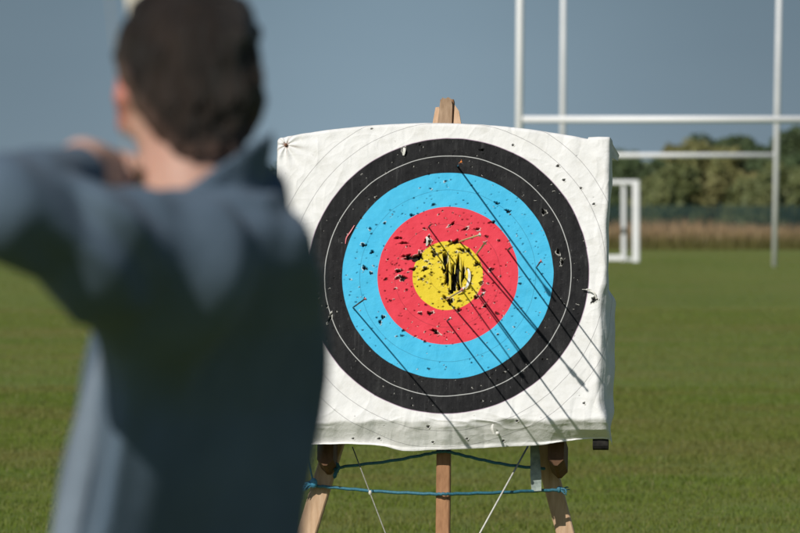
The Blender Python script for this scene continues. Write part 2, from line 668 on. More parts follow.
# the turf grows in tufts: thin it where a coarse noise is low
nn = vnoise(np.column_stack([pts * 3.1, np.zeros(len(pts))]), 3) + .6 * vnoise(np.column_stack([pts * 9.0, np.zeros(len(pts))]), 5)
pts = pts[nn > -.55 + RNG.uniform(-.5, .5, len(pts))]
hh = .026 * (1 + .45 * vnoise(np.column_stack([pts * 1.7, np.zeros(len(pts))]), 9))
gm = blades('grass', pts, hh, 0.0052 * (1 + .014 * (pts[:, 1] - 29)), M['grass'], .9)
tag(obj('grass', gm, M['grass'], loc=(0, 0, 0)), 'short mown green grass with dry patches on the playing field', 'grass', kind='stuff')

# scattered taller pale stalks near the target
n = 46000
pts = np.column_stack([RNG.uniform(-34, 34, n), 266 + 20 * RNG.uniform(0, 1, n) ** 1.4])
hh = .95 * (1 + .28 * vnoise(np.column_stack([pts * [.35, .25], np.zeros(n)]), 21)) * sstep(265.5, 271, pts[:, 1]).clip(.3, 1)
tm = blades('tall_grass', pts, hh, .05, M['drygrass'], .35)
tag(obj('tall_grass', tm, M['drygrass'], loc=(0, 266, 0)), 'band of tall tan dry grass along the far edge of the field', 'grass', kind='stuff')

# ------------------------------------------------------------------ trees and shrubs far behind


def leaf_mesh(name, blobs, n, size, seed):
    rg = np.random.default_rng(seed)
    B = np.array([b[:3] for b in blobs])
    R = np.array([b[3:6] for b in blobs])
    wgt = (R[:, 0] * R[:, 1] * R[:, 2]) ** .67
    k = rg.choice(len(B), n, p=wgt / wgt.sum())
    d = rg.normal(size=(n, 3))
    d /= np.linalg.norm(d, axis=1)[:, None]
    rad = rg.uniform(.25, 1, n) ** .35
    p = B[k] + d * R[k] * rad[:, None]
    # clumps: push leaves in and out with a noise, and drop them in the gaps
    cl = vnoise(p * 1.5, seed) + .5 * vnoise(p * 3.3, seed + 1)
    p = p + d * (cl * .22)[:, None]
    keep = (cl > -.75) & (p[:, 2] > .05)
    p, d, cl = p[keep], d[keep], cl[keep]
    n = len(p)
    nr = d + rg.normal(scale=.40, size=(n, 3)) + np.array([0, -.25, .25])
    nr /= np.linalg.norm(nr, axis=1)[:, None]
    a = np.cross(nr, rg.normal(size=(n, 3)))
    a /= np.linalg.norm(a, axis=1)[:, None]
    b = np.cross(nr, a)
    s = (size * rg.uniform(.5, 1.3, n))[:, None]
    V = np.stack([p - a * s, p - b * s * .5, p + a * s, p + b * s * .5], 1).reshape(-1, 3)
    me = np_mesh(name, V, quads=np.arange(4 * n).reshape(-1, 4))
    at = me.attributes.new('rnd', 'FLOAT', 'POINT')
    val = np.clip(rg.uniform(0, 1, n) * .7 + .3 * (cl * .5 + .5), 0, 1)
    at.data.foreach_set('value', np.repeat(val, 4).astype(np.float32))
    return me


M['leaf_olive'] = mat_blades('olive_leaves', [(0, (.155, .168, .060)), (.5, (.235, .238, .088)), (1, (.31, .29, .12))], (.30, .245, .11), .22, .6, .4)
M['leaf_dark'] = mat_blades('dark_leaves', [(0, (.045, .075, .034)), (.5, (.072, .110, .046)), (1, (.105, .145, .060))], (.10, .115, .05), .22, .5, .35)
M['leaf_mid'] = mat_blades('mid_leaves', [(0, (.100, .128, .048)), (.5, (.160, .185, .070)), (1, (.22, .235, .09))], (.22, .19, .085), .22, .5, .35)


def tree(name, x, y, wid, top, mat, label, cat, seed, dens=1.0, low=.15):
    rg = random.Random(seed)
    t_ = thing(name, (x, y, 0), label, cat)
    blobs = []
    nb = max(6, int(wid * 2.1))
    for i in range(nb):
        bx = x + (i / (nb - 1) - .5) * wid * .84 + rg.uniform(-.3, .3)
        e_ = 1 - (2 * abs(i / (nb - 1) - .5)) ** 2.2 * .45
        tz = top * e_ * rg.uniform(.92, 1.0)
        rz = tz * .5 * (1 - low)
        blobs.append((bx, y + rg.uniform(-.8, .8), tz - rz, wid / nb * rg.uniform(.85, 1.3) + .25, 1.2 + rg.uniform(0, .5), rz))
        for q_ in range(3):
            blobs.append((bx + rg.uniform(-.7, .7), y + rg.uniform(-.6, .6), tz - rg.uniform(.2, .9), .3 + rg.uniform(0, .4), .5, rg.uniform(.25, .55)))
    me = leaf_mesh('crown', blobs, int(1700 * nb * dens), .165, seed)
    obj('crown', me, mat, t_)
    tm = MB()
    for i in range(3):
        bx = x + rg.uniform(-.2, .2) * wid
        tm.tube([(x + rg.uniform(-.15, .15), y, 0), ((x + bx) / 2, y, top * .3), (bx, y + rg.uniform(-.3, .3), top * .72)], [.12, .08, .03], 7)
    obj('trunk', tm, M['bark'], t_, True)
    return t_


def tree_px(name, px, width_px, top_py, y, mat, label, cat, seed, **k):
    p = P(px, top_py, y)
    return tree(name, p[0], y, width_px * y / FPX, p[2], mat, label, cat, seed, **k)


tree_px('bush', 624, 78, 147, 297, M['leaf_dark'], 'dark green bush beyond the field directly above the white football goal', 'bush', 3)
tree_px('bush', 696, 160, 139, 300, M['leaf_olive'], 'broad yellowish green bush beyond the field, framed between the rugby posts', 'bush', 5, dens=1.2)
tree_px('bush', 662, 58, 163, 295, M['leaf_mid'], 'low rounded green bush right of the football goal before the broad yellowish one', 'bush', 23)
tree_px('tree', 806, 132, 125, 318, M['leaf_dark'], 'tall dark tree at the right edge, highest of the far greenery', 'tree', 8)
tree_px('tree', 732, 130, 133, 322, M['leaf_dark'], 'dark treetop showing behind the crown of the broad yellowish bush', 'tree', 31)
tree_px('bush', 812, 90, 156, 298, M['leaf_mid'], 'green bush in front of the tall dark tree at the right edge', 'bush', 9)
tree_px('bush', 762, 50, 168, 294, M['leaf_mid'], 'small green bush just behind the right rugby post', 'bush', 14)
tree_px('bush', -28, 110, 160, 300, M['leaf_olive'], 'yellowish green bush at the left edge beyond the bent elbow', 'bush', 12)
# the rest of the far thicket reads as one mass behind the target and the archer
bl = []
rg = random.Random(77)
for i in range(46):
    x = -27 + i * .95
    p = .5 + .5 * math.sin(i * .9) * math.sin(i * .37 + 1)
    if 7.0 < x:
        top = rg.uniform(3.2, 3.9)
        yy = 313
    else:
        top = rg.uniform(3.0, 3.5)
        yy = 308
    bl.append((x, yy + rg.uniform(-1, 1), top * .5, 1.1, 1.2, top * .5))
for i in range(24):
    bl.append((14 + i * .8, 313 + rg.uniform(-1, 1), 1.8, 1.0, 1.2, rg.uniform(1.7, 2.3)))
tag(obj('thicket', leaf_mesh('thicket', bl, 60000, .24, 55), M['leaf_dark'], loc=(0, 310, 0)), 'low dark thicket filling the gaps behind the far bushes', 'thicket', kind='stuff')

# green fence in front of the bushes
fr = thing('fence', (0, 289, 0), 'dark green paling fence between the dry grass and the far bushes', 'fence')
fm = MB()
x = -30.0
while x < 30:
    fm.beam((x, 289, .05), (x, 289, 1.66 + .02 * math.sin(x * 3)), .075, .02, ch=.004)
    x += .125
for z in (.4, 1.4):
    fm.beam((-30, 289.03, z), (30, 289.03, z), .05, .035, (0, 0, 1), .004)
obj('paling_panel', fm, M['fence'], fr)
for i in range(22):
    pm = MB().beam((-30 + i * 2.857, 289.1, 0), (-30 + i * 2.857, 289.1, 1.76), .09, .09, ch=.006)
    obj('post', pm, M['fence'], fr)

# ------------------------------------------------------------------ goal posts


def rugby(y, xl, xr, bar, r, hgt, lean, label, mat):
    t_ = thing('rugby_goal', ((xl + xr) / 2, y, 0), label, 'rugby goal')
    for x, ln in ((xl, lean[0]), (xr, lean[1])):
        obj('post', MB().tube([(x, y, 0), (x + ln * .5, y, hgt * .5), (x + ln, y, hgt)], [r, r, r * .8], 14), mat, t_, True)
    f_ = bar / hgt
    obj('crossbar', MB().tube([(xl + lean[0] * f_ + r * .9, y, bar), (xr + lean[1] * f_ - r * .9, y, bar)], r * .9, 14), mat, t_, True)
    return t_


yA, yB = 114.8, 189.7
a0, b0 = P(518, 300, yA)[0], P(868, 300, yA)[0]
rugby(yA, a0, b0, P(600, 119.5, yA)[2], .062, 9.0, (.06, .05), 'nearer white rugby goal with the higher crossbar running out of the right edge', M['paint_white'])
a0, b0 = P(562, 267, yB)[0], P(774.5, 267, yB)[0]
rugby(yB, a0, b0, P(600, 155.5, yB)[2], .075, 10.0, (.05, .17), 'farther white rugby goal with the lower crossbar, its right post meeting the grass', M['paint_dull'])

yG = 207.0
gx1 = P(636, 262, yG)[0]
gx0 = gx1 - 7.3
gt = thing('football_goal', ((gx0 + gx1) / 2, yG, 0), 'white football goal frame showing at the right edge of the archery target', 'football goal')
hz = P(636, 180.0, yG)[2]
for x in (gx0, gx1):
    obj('post', MB().beam((x, yG, 0), (x, yG, hz), .20, .12, ch=.03), M['paint_white'], gt)
    xb = x - .30
    obj('rear_post', MB().beam((xb, yG + 1.6, 0), (xb, yG + 1.6, hz - .06), .14, .10, ch=.03), M['paint_dull'], gt)
    obj('side_bar', MB().beam((x - .02, yG + .07, hz - .08), (xb, yG + 1.54, hz - .10), .08, .08, (0, 0, 1), .02), M['paint_dull'], gt)
    obj('ground_bar', MB().beam((x - .02, yG + .07, .06), (xb, yG + 1.54, .06), .10, .10, (0, 0, 1), .02), M['paint_dull'], gt)
obj('crossbar', MB().beam((gx0 + .101, yG, hz - .07), (gx1 - .101, yG, hz - .07), .13, .12, (0, 0, 1), .03), M['paint_white'], gt)
obj('rear_ground_bar', MB().beam((gx0 - .30 + .075, yG + 1.6, .10), (gx1 - .30 - .075, yG + 1.6, .10), .16, .10, (0, 0, 1), .02), M['paint_white'], gt)

# ------------------------------------------------------------------ the archery target
YT = 24.9
O = P(447.7, 275.5, YT)
YAW, TILT = math.radians(5.0), math.radians(14.0)
n0 = np.array([-math.sin(YAW), -math.cos(YAW), 0])
U = np.array([math.cos(YAW), -math.sin(YAW), 0])
Z = np.array([0, 0, 1.0])
Nn = n0 * math.cos(TILT) + Z * math.sin(TILT)
Vv = Z * math.cos(TILT) - n0 * math.sin(TILT)


def B(u, v, n=0.0):
    """target coordinates: right, up, out of the face"""
    u, v, n = np.asarray(u, float), np.asarray(v, float), np.asarray(n, float)
    return O + u[..., None] * U + v[..., None] * Vv + n[..., None] * Nn


SX = FPX / YT


def fpx(px, py):
    """photo pixel -> (u,v) on the face plane"""
    d = FW + RT * ((px - 400.0) / FPX) + UP * ((266.5 - py) / FPX)
    c = np.array([0, 0, CAMZ])
    k = np.dot(O - c, Nn) / np.dot(d, Nn)
    q = c + d * k - O
    return float(np.dot(q, U)), float(np.dot(q, Vv))


uL = fpx(273.5, 280)[0]
uR = fpx(607.5, 280)[0]
vB = fpx(447, 424)[1]
tgt = thing('archery_target', B(np.array(-.02), np.array(vB), np.array(-.06)), 'square archery target with shot-through five-colour paper face on a wooden easel', 'archery target')


def paper_mesh():
    st = .0021
    s = np.arange(uL - .105, uR + .105, st)
    tt = np.arange(vB - .096, .545 + .10, st)
    S, T = np.meshgrid(s, tt, indexing='xy')
    # --- folds
    topv = .548 - .058 * ((S + .07) / .55) ** 2
    topv = np.where(S > uR - .075, np.maximum(topv, .497), topv)
    r = .016

    def wrap(x, lim):
        e_ = x - (lim - r)
        a = np.clip(e_ / r, 0, math.pi / 2)
        over = np.clip(e_ - r * math.pi / 2, 0, None)
        pos = np.where(e_ < 0, x, lim - r + r * np.sin(a))
        dep = r * (1 - np.cos(a)) + over
        return pos, dep
    # lower down the right side the sheet has slipped: the fold sits further in and the flap flares out
    slip = sstep(-.02, -.07, T) * sstep(-.52, -.44, T)
    pu, d1 = wrap(S, uR - .020 * slip * (.8 + .4 * vnoise(np.stack([T * 7, T * 0, T * 0], -1), 44)) + .005 * vnoise(np.stack([T * 11, T * 0, T * 0], -1), 45))
    pu2, d2 = wrap(-pu, -uL)
    pu = -pu2
    pv, d3 = wrap(T, topv)
    # bottom skirt: rolls through about 50 degrees and then slants back and down
    rb = .014
    ab = np.radians(45 + 14 * vnoise(np.stack([S * 3.2 + 1.7, S * 0, S * 0], -1), 33) + 8 * sstep(.1, .5, S))
    lim = vB + .010 * vnoise(np.stack([S * 6, S * 0, S * 0], -1), 31) + .008 * vnoise(np.stack([S * 17, S * 0, S * 0], -1), 35)
    eb = (lim + rb) - T
    a = np.clip(eb / rb, 0, ab)
    over = np.clip(eb - rb * ab, 0, None)
    down = np.where(eb < 0, 0, rb * np.sin(a) + over * np.cos(ab))
    d4 = np.where(eb < 0, 0, rb * (1 - np.cos(a)) + over * np.sin(ab))
    pv = np.where(eb < 0, pv, lim + rb - down)
    n = -(d1 + d2 + d3 + d4)
    # --- creases and puffs
    front = (d1 + d2 + d3 + d4) < .002
    q = np.stack([S, T, S * 0], -1)
    wr = .0022 * vnoise(q * [5, 7, 1], 1) + .0016 * vnoise(q * [17, 12, 1], 2) + .0007 * vnoise(q * [45, 45, 1], 4)
    rad = np.sqrt(S * S + T * T)
    cw = 1 - np.abs(vnoise(q * [11, 8, 1] + 1.2 * vnoise(q * [7, 7, 1], 61)[..., None], 62))
    cw2 = 1 - np.abs(vnoise(q * [24, 20, 1] + .8 * vnoise(q * [13, 13, 1], 63)[..., None], 64))
    n = n + (.0014 * cw ** 6 + .0008 * cw2 ** 7) * (.35 + .65 * sstep(.40, .50, rad))
    # the corners and edges are gathered and creased
    edge = sstep(.14, 0, np.minimum(np.minimum(S - uL, uR - S), np.minimum(topv - T, T - vB)))
    cr = np.abs(vnoise(q * [26, 9, 1] + vnoise(q * 6, 7)[..., None] * .8, 8)) - .35
    n = n + wr + edge * .0045 * cr
    skirt = sstep(.02, -.05, T - vB)
    sk = vnoise(q * [9, 26, 1] + vnoise(q * [5, 5, 1], 12)[..., None], 13)
    sk2 = np.abs(vnoise(q * [22, 40, 1], 14))
    zone = np.exp(-((T - vB - .006) / .030) ** 2) * (.45 + .55 * sstep(-.3, .4, vnoise(q * [3.5, 1, 1], 17)))
    rid = 1 - np.abs(vnoise(q * [7, 34, 1] + .9 * vnoise(q * [9, 9, 1], 12)[..., None], 13))
    n = n + zone * (.0050 * rid ** 3 + .0024 * vnoise(q * [30, 60, 1], 15)) + skirt * .0022 * vnoise(q * [6, 14, 1], 18)
    pv = pv + skirt * .006 * vnoise(q * [7, 3, 1], 16)
    # hem lip that curls out along the bottom edge
    hem = sstep(.020, .0, T - tt[0])
    la = sstep(-.25, .35, vnoise(np.stack([S * 4.2 + 3.3, S * 0, S * 0], -1), 19))
    n = n + hem * (.006 + .022 * la)
    pv = pv + hem * la * .006
    # hem droops in the middle of each half
    pv = pv + skirt * (-.005 * np.cos((S + .02) * 11) - .002)
    # gathered up short at the right end, over the bare foam corner
    up = sstep(.30, .53, S) * .040 + sstep(-.40, -.62, S) * .012
    pv = pv + up * np.clip((vB - .012 - pv) / .07, 0, 1)
    # star of creases from the pin in the upper left corner
    cu, cv = PINC
    dx, dy = S - cu, T - cv
    dr = np.sqrt(dx * dx + dy * dy) + 1e-6
    an = np.arctan2(dy, dx)
    n = n + .0026 * np.cos(an * 9 + vnoise(q * 11, 23)) * sstep(.16, .015, dr) * sstep(.0, .012, dr) - .006 * sstep(.018, .0, dr)
    rust = sstep(.013, .004, dr + .005 * vnoise(q * 190, 3)) + .6 * sstep(.88, .99, np.cos(an * 5 + .9)) * sstep(.10, .01, dr) * (vnoise(q * 50, 6) * .5 + .5)
    # puffed side flaps
    pu = pu + slip * .40 * np.clip(d1 - r * .6, 0, .09)
    edgeR = sstep(.10, .0, uR - S) * (d1 < .01)
    n = n + edgeR * .0035 * (1 - np.abs(vnoise(q * [30, 7, 1] + .8 * vnoise(q * [8, 8, 1], 46)[..., None], 47))) ** 2
    side = np.clip(d1 / .03, 0, 1)
    pu = pu + side * (.010 * (.5 + vnoise(q * [3, 5, 1], 40)) * sstep(.10, -.20, T) + .004 * vnoise(q * [20, 14, 1], 41))
    hole = np.zeros_like(S)
    tear = np.zeros_like(S)
    rg_ = np.random.default_rng(5)

    def punch(hu, hv, ra, rb_, ang, ragged=.35, depth=.010, flap=0.0, fl_ang=0.0, fade=1.0):
        R_ = max(ra, rb_) * 1.9 + .006
        i0, i1 = np.searchsorted(s, (hu - R_, hu + R_))
        j0, j1 = np.searchsorted(tt, (hv - R_, hv + R_))
        if i1 - i0 < 2 or j1 - j0 < 2:
            return
        sl_ = (slice(j0, j1), slice(i0, i1))
        x_, y_ = S[sl_] - hu, T[sl_] - hv
        c_, s_ = math.cos(ang), math.sin(ang)
        xr, yr = (x_ * c_ + y_ * s_) / ra, (-x_ * s_ + y_ * c_) / rb_
        dd = np.sqrt(xr * xr + yr * yr)
        th = np.arctan2(yr, xr)
        ph = rg_.uniform(0, 6.28, 3)
        dd = dd / (1 + ragged * (.6 * np.cos(3 * th + ph[0]) + .4 * np.cos(5 * th + ph[1]) + .3 * np.cos(8 * th + ph[2])))
        soft = .9 * st / min(ra, rb_)
        k_ = sstep(1 + soft, 1 - soft, dd) * fade
        hole[sl_] = np.maximum(hole[sl_], k_)
        n[sl_] -= k_ * depth
        # lifted rim
        wd = min(.9, .0030 / min(ra, rb_))
        rim = sstep(1.0, 1.08, dd) * sstep(1.05 + wd, 1.1 + wd * .4, dd)
        n[sl_] += rim * .0018
        if flap > 0:
            f_ = rim * sstep(1.0 - flap, 1.0, np.cos(np.arctan2(y_, x_) - fl_ang))
            tear[sl_] = np.maximum(tear[sl_], np.clip(f_ * 1.2, 0, .72))
            n[sl_] += f_ * .003

    def ring_pts(num, r0, r1):
        rr = np.sqrt(rg_.uniform(r0 * r0, r1 * r1, num))
        th = rg_.uniform(0, 2 * math.pi, num)
        return np.column_stack([rr * np.cos(th), rr * np.sin(th)])
    spec = [(120, .0, .124, .0016, .0042), (45, .0, .124, .003, .0075), (165, .122, .246, .0015, .0034), (40, .122, .246, .003, .0085),
            (150, .244, .368, .0014, .0030), (26, .244, .368, .003, .0062), (120, .366, .488, .0013, .0026), (9, .366, .488, .003, .0048)]
    for num, r0, r1, a0_, a1_ in spec:
        for hu, hv in ring_pts(num, r0, r1):
            ra = (a0_ + (a1_ - a0_) * rg_.uniform(0, 1) ** 2.0 * .85) * .80
            blk = r0 > .36
            fl = rg_.uniform(.4, 1.6) if rg_.uniform() < (.75 if blk else .42) else 0
            punch(hu, hv, ra * rg_.uniform(.9, 1.8), ra * rg_.uniform(.6, 1.0), rg_.uniform(-.5, .5), .24, .007, fl, rg_.uniform(0, 6.28), .9)
    for i in range(55):     # pinholes over the whole sheet
        punch(rg_.uniform(uL, uR), rg_.uniform(vB - .06, .48), .0016, .0014, 0, .2, .004, 0, 0, rg_.uniform(.4, .9))
    for (px, py, a_, b_) in ((558, 166, 2.6, 2), (564, 180, 2.4, 2), (581, 188, 2, 1.6), (594, 204, 2, 1.6), (513, 145, 1.8, 1.6), (428, 426, 2.2, 1.8), (378, 436, 2.6, 1.6),
                             (352, 437, 2, 1.5), (432, 438, 2, 1.5), (466, 436, 1.8, 1.5), (517, 421, 2.2, 1.8), (502, 439, 2.2, 1.6), (584, 403, 2, 1.6), (372, 128.5, 2, 1), (318, 297, 2, 2), (327, 306, 1.5, 1.5)):
        hu, hv = fpx(px, py)
        if py > 424:
            hv = vB - (py - 424) / 280 * 1.3
        punch(hu, hv, a_ * .62 / SX, b_ * .62 / SX, .2, .25, .008, .3, -1.0)
    # the big ragged rips round the gold
    for (px, py, a_, b_, an_, fl) in ((414, 258, 10, 3.6, .08, 1), (407, 256, 5, 2, 0, 0), (420, 256, 3, 4.5, .3, 1), (403, 278, 4.2, 3.4, -.4, 1), (399, 271, 4, 1.6, .2, .6), (428, 240, 4.4, 4, .6, 1.4),
                                      (413, 269, 4, 1.7, .1, 0), (425, 269, 4, 2, .5, .7), (434, 254, 2.5, 4, .4, 1), (455, 242, 7, 2.2, .35, 0), (462, 250, 5, 1.7, -.5, 0), (469, 251, 4, 1.8, -.8, 1),
                                      (477, 264, 3.4, 2.6, .3, 0), (450, 301, 3.4, 4.2, .3, 1), (446, 298, 5, 1.5, -.6, 0), (459, 310, 2.4, 2.2, 0, 1), (476, 297, 2.6, 2.2, 0, 1.5), (485, 306, 2, 2, 0, 1.6),
                                      (398, 238, 4, 1.2, .05, 0), (404, 243, 5, 1.2, 0, 0), (452, 224, 4, 1.2, .6, .6), (465, 229, 3.4, 1.2, .4, 1), (477, 229, 3, 1.4, 0, 1), (493, 222, 2.8, 1.6, .2, 0),
                                      (364, 245, 3.4, 1.8, -.05, 1), (365, 268, 3.4, 2.2, -.5, .8), (371, 273, 1.8, 1.6, 0, .5), (372, 252, 2.6, 1.8, .8, 0), (383, 317, 2.4, 2, .4, .7), (508, 211, 3.4, 2, -.3, 0),
                                      (497, 203, 3, 1.4, -.3, 0), (380, 322, 1.6, 2.4, 0, .8), (435, 331, 5, 1.8, -.5, 1), (436, 333, 2.5, 1.2, -.4, 0), (430, 313, 3.5, 2, .2, .8), (412, 215, 2.6, 1.4, 0, 0),
                                      (544, 212, 2.6, 3, .3, 1.8), (404, 151, 2.2, 4.2, .1, 1.9), (558, 252, 1.6, 3.4, .2, 1.8), (562, 262, 1.6, 3, 0, 1.8), (594, 300, 4, 3.2, .9, 1.6), (330, 318, 1.4, 4.5, -.3, 1.9),
                                      (482, 150, 2.6, 1.1, .1, 0)):
        hu, hv = fpx(px, py)
        punch(hu, hv, a_ * .78 / SX, b_ * .78 / SX, an_, .42, .014, fl, rg_.uniform(0, 6.28))
    # scuffs where arrows skimmed the black: pale scratches
    # the shredded middle: tall slots with strips of paper between
    for (px, py, a_, b_) in ((444.5, 262, 3.2, 11), (447.5, 275, 2.6, 12), (453.5, 279, 3.6, 13), (457, 271, 3.6, 14), (463.0, 273, 1.8, 9), (452, 288, 4.0, 6), (459.5, 285, 2.2, 8)):
        hu, hv = fpx(px, py)
        punch(hu, hv, a_ * .74 / SX, b_ * .92 / SX, rg_.uniform(-.06, .06), .30, .024, .5, 0.4)
    V = O + pu[..., None] * U + pv[..., None] * Vv + n[..., None] * Nn
    ny, nx = S.shape
    idx = np.arange(nx * ny).reshape(ny, nx)
    Q = np.stack([idx[:-1, :-1], idx[:-1, 1:], idx[1:, 1:], idx[1:, :-1]], -1).reshape(-1, 4)
    me = np_mesh('paper_cover', V.reshape(-1, 3), quads=Q)
    uvl = me.uv_layers.new(name='UVMap')
    uvs = np.stack([S, T], -1).reshape(-1, 2)[Q.ravel()]
    uvl.data.foreach_set('uv', uvs.astype(np.float32).ravel())
    for nm, arr in (('hole', hole), ('tear', tear), ('rust', np.clip(rust, 0, 1) * .8)):
        at = me.attributes.new(nm, 'FLOAT', 'POINT')
        at.data.foreach_set('value', np.clip(arr, 0, 1).astype(np.float32).ravel())
    return me


PINC = fpx(286, 145)
obj('paper_cover', paper_mesh(), M['paper'], tgt, True)


def box_uvn(mb, u0, u1, v0, v1, n0_, n1_):
    a = B(np.array(u0), np.array((v0 + v1) / 2), np.array((n0_ + n1_) / 2))
    b = B(np.array(u1), np.array((v0 + v1) / 2), np.array((n0_ + n1_) / 2))
    return mb.beam(a, b, abs(n1_ - n0_), abs(v1 - v0), Nn, .008)


fm = MB()
nl = 9
for i in range(nl):       # layers of foam pressed together
    v0 = vB + .018 + (.485 - vB - .018) * i / nl
    v1 = vB + .018 + (.485 - vB - .018) * (i + 1) / nl - .0025
    box_uvn(fm, uL + .02, uR - .02, v0, v1, -.160, -.034)
obj('foam_block', fm, M['foam'], tgt)
fm = MB()
uu0, vv0 = fpx(591, 446.5)
uu1 = fpx(606.5, 446)[0]
box_uvn(fm, uu0, uu1, vv0 + .013, vB + .012, -.125, -.085)
obj('foam_corner', fm, M['foam'], tgt)
# stiff folded corner of paper behind the upper right edge
fm = MB()
c = [B(np.array(uR - .004), np.array(.498), np.array(-.02)), B(np.array(uR + .03), np.array(.448), np.array(-.075)), B(np.array(uR + .026), np.array(.428), np.array(-.078)), B(np.array(uR - .002), np.array(.432), np.array(-.03))]
fm.add(c + [q - Nn * .004 - U * .003 for q in c], [(0, 1, 2, 3), (7, 6, 5, 4), (0, 4, 5, 1), (1, 5, 6, 2), (2, 6, 7, 3), (3, 7, 4, 0)])
obj('folded_corner', fm, M['strip_white'], tgt)
obj('nail', MB().ball(B(np.array(PINC[0]), np.array(PINC[1]), np.array(.001)), .006, 10, 6), M['nail'], tgt, True)


def strip(pxs, w, mat, ns, name='torn_strip'):
    pts_ = []
    for (px, py), nn_ in zip(pxs, ns):
        u_, v_ = fpx(px, py)
        pts_.append(B(np.array(u_), np.array(v_), np.array(nn_)))
    # resample smoothly
    out = []
    for i in range(len(pts_) - 1):
        for k_ in range(4):
            t_ = k_ / 4
            p0, p1, p2, p3 = pts_[max(i - 1, 0)], pts_[i], pts_[i + 1], pts_[min(i + 2, len(pts_) - 1)]
            out.append(.5 * (2 * p1 + (p2 - p0) * t_ + (2 * p0 - 5 * p1 + 4 * p2 - p3) * t_ ** 2 + (3 * p1 - p0 - 3 * p2 + p3) * t_ ** 3))
    out.append(pts_[-1])
    m_ = len(out)
    ww = [w * (.45 + .55 * math.sin(math.pi * (i + .6) / m_)) for i in range(m_)]
    obj(name, MB().ribbon(out, ww, U), mat, tgt)


strip([(449.5, 259), (449.8, 272), (450.5, 290)], .007, M['strip_gold'], (.001, .006, .001))
strip([(460, 257), (460.6, 268), (460.2, 279), (461, 288)], .006, M['strip_gold'], (.001, .004, .008, .003))
strip([(455.3, 258), (455.5, 266), (454.8, 275)], .004, M['strip_gold'], (.001, .009, .014))
strip([(441.5, 254), (442.5, 262), (444.5, 270)], .006, M['strip_gold'], (.002, .010, .012))
strip([(468, 269), (469.6, 274), (469.2, 280), (467.6, 286), (465.5, 289)], .010, M['strip_white'], (.003, .010, .006, .011, .004))
strip([(464, 287), (462, 291), (457, 294)], .008, M['strip_white'], (.003, .012, .006))
strip([(582.5, 290), (587, 290.4), (591, 291.5), (594.5, 294), (596.5, 299)], .008, M['strip_white'], (.008, .014, .012, .014, .006), 'torn_flap')
strip([(404, 148), (404.5, 151), (403.5, 156)], .010, M['strip_white'], (.003, .012, .008), 'torn_flap')
strip([(426.5, 237), (428, 241), (426.5, 246)], .010, M['strip_white'], (.003, .010, .003), 'torn_flap')
strip([(345.5, 244), (346.5, 238), (350.5, 232), (354.5, 225.5)], .004, M['pl_pink'], (.003, .004, .004, .003), 'torn_flap')
strip([(493, 424), (492, 429), (494, 434)], .008, M['strip_white'], (.0, .008, .002), 'torn_flap')
obj('nail', MB().ball(B(*[np.array(q) for q in (*fpx(497.5, 433), -.004)]), .007, 10, 6), M['strip_white'], tgt, True)

# ------------------------------------------------------------------ easel


def Q(px, py, n):
    """a point showing at px,py and lying n out of the face plane"""
    u_, v_ = fpx(px, py)
    # shift within the plane so that it still shows there once pushed back
    d = B(np.array(u_), np.array(v_), np.array(0.))
    c_ = np.array([0, 0, CAMZ])
    ray = nrm(d - c_)
    return d + ray * (n / np.dot(ray, Nn))


def leg_line(pa, pb, v0, v1):
    """photo line pa-pb on which a leg lies; returns u at two heights"""
    ua, va = fpx(*pa)
    ub, vb_ = fpx(*pb)
    k_ = (ub - ua) / (vb_ - va)
    return ua + (v0 - va) * k_, ua + (v1 - va) * k_


def ground_end(p0, p1):
    """end a leg 4 mm under the turf surface"""
    k_ = (p0[2] + .004) / (p0[2] - p1[2])
    return p0 + (p1 - p0) * k_


easel = thing('easel', tuple(np.append(B(np.array(-.02), np.array(-1.3), np.array(-.2))[:2], 0)), 'rough wooden three-legged easel carrying the archery target', 'easel')
# centre leg, just behind the target
vt = fpx(446, 98)[1]
p0 = Q(447.5, 101, -.155)
p1 = Q(443, 533, -.155)
p1 = p1 + (p1 - p0)
lg = obj('leg', MB().beam(p0, ground_end(p0, p1), .048, .045, U, .004), M['wood_brown'], easel)
# blunt broad head of the centre leg with its split
hb = MB()
u0 = Q(446.5, 114.5, -.118)
hv = []
for k_, (du, dv) in enumerate(((-.031, -.055), (.020, -.055), (.021, .03), (.016, .052), (.006, .058), (-.004, .052), (-.014, .057), (-.022, .040))):
    hv.append(u0 + U * du + Vv * dv)
hb.add([q + Nn * .018 for q in hv] + [q - Nn * .014 for q in hv], [tuple(range(8)), tuple(range(15, 7, -1))] + [((i + 1) % 8, i, 8 + i, 8 + (i + 1) % 8) for i in range(8)])
obj('leg_head', hb, M['wood_grey'], easel)
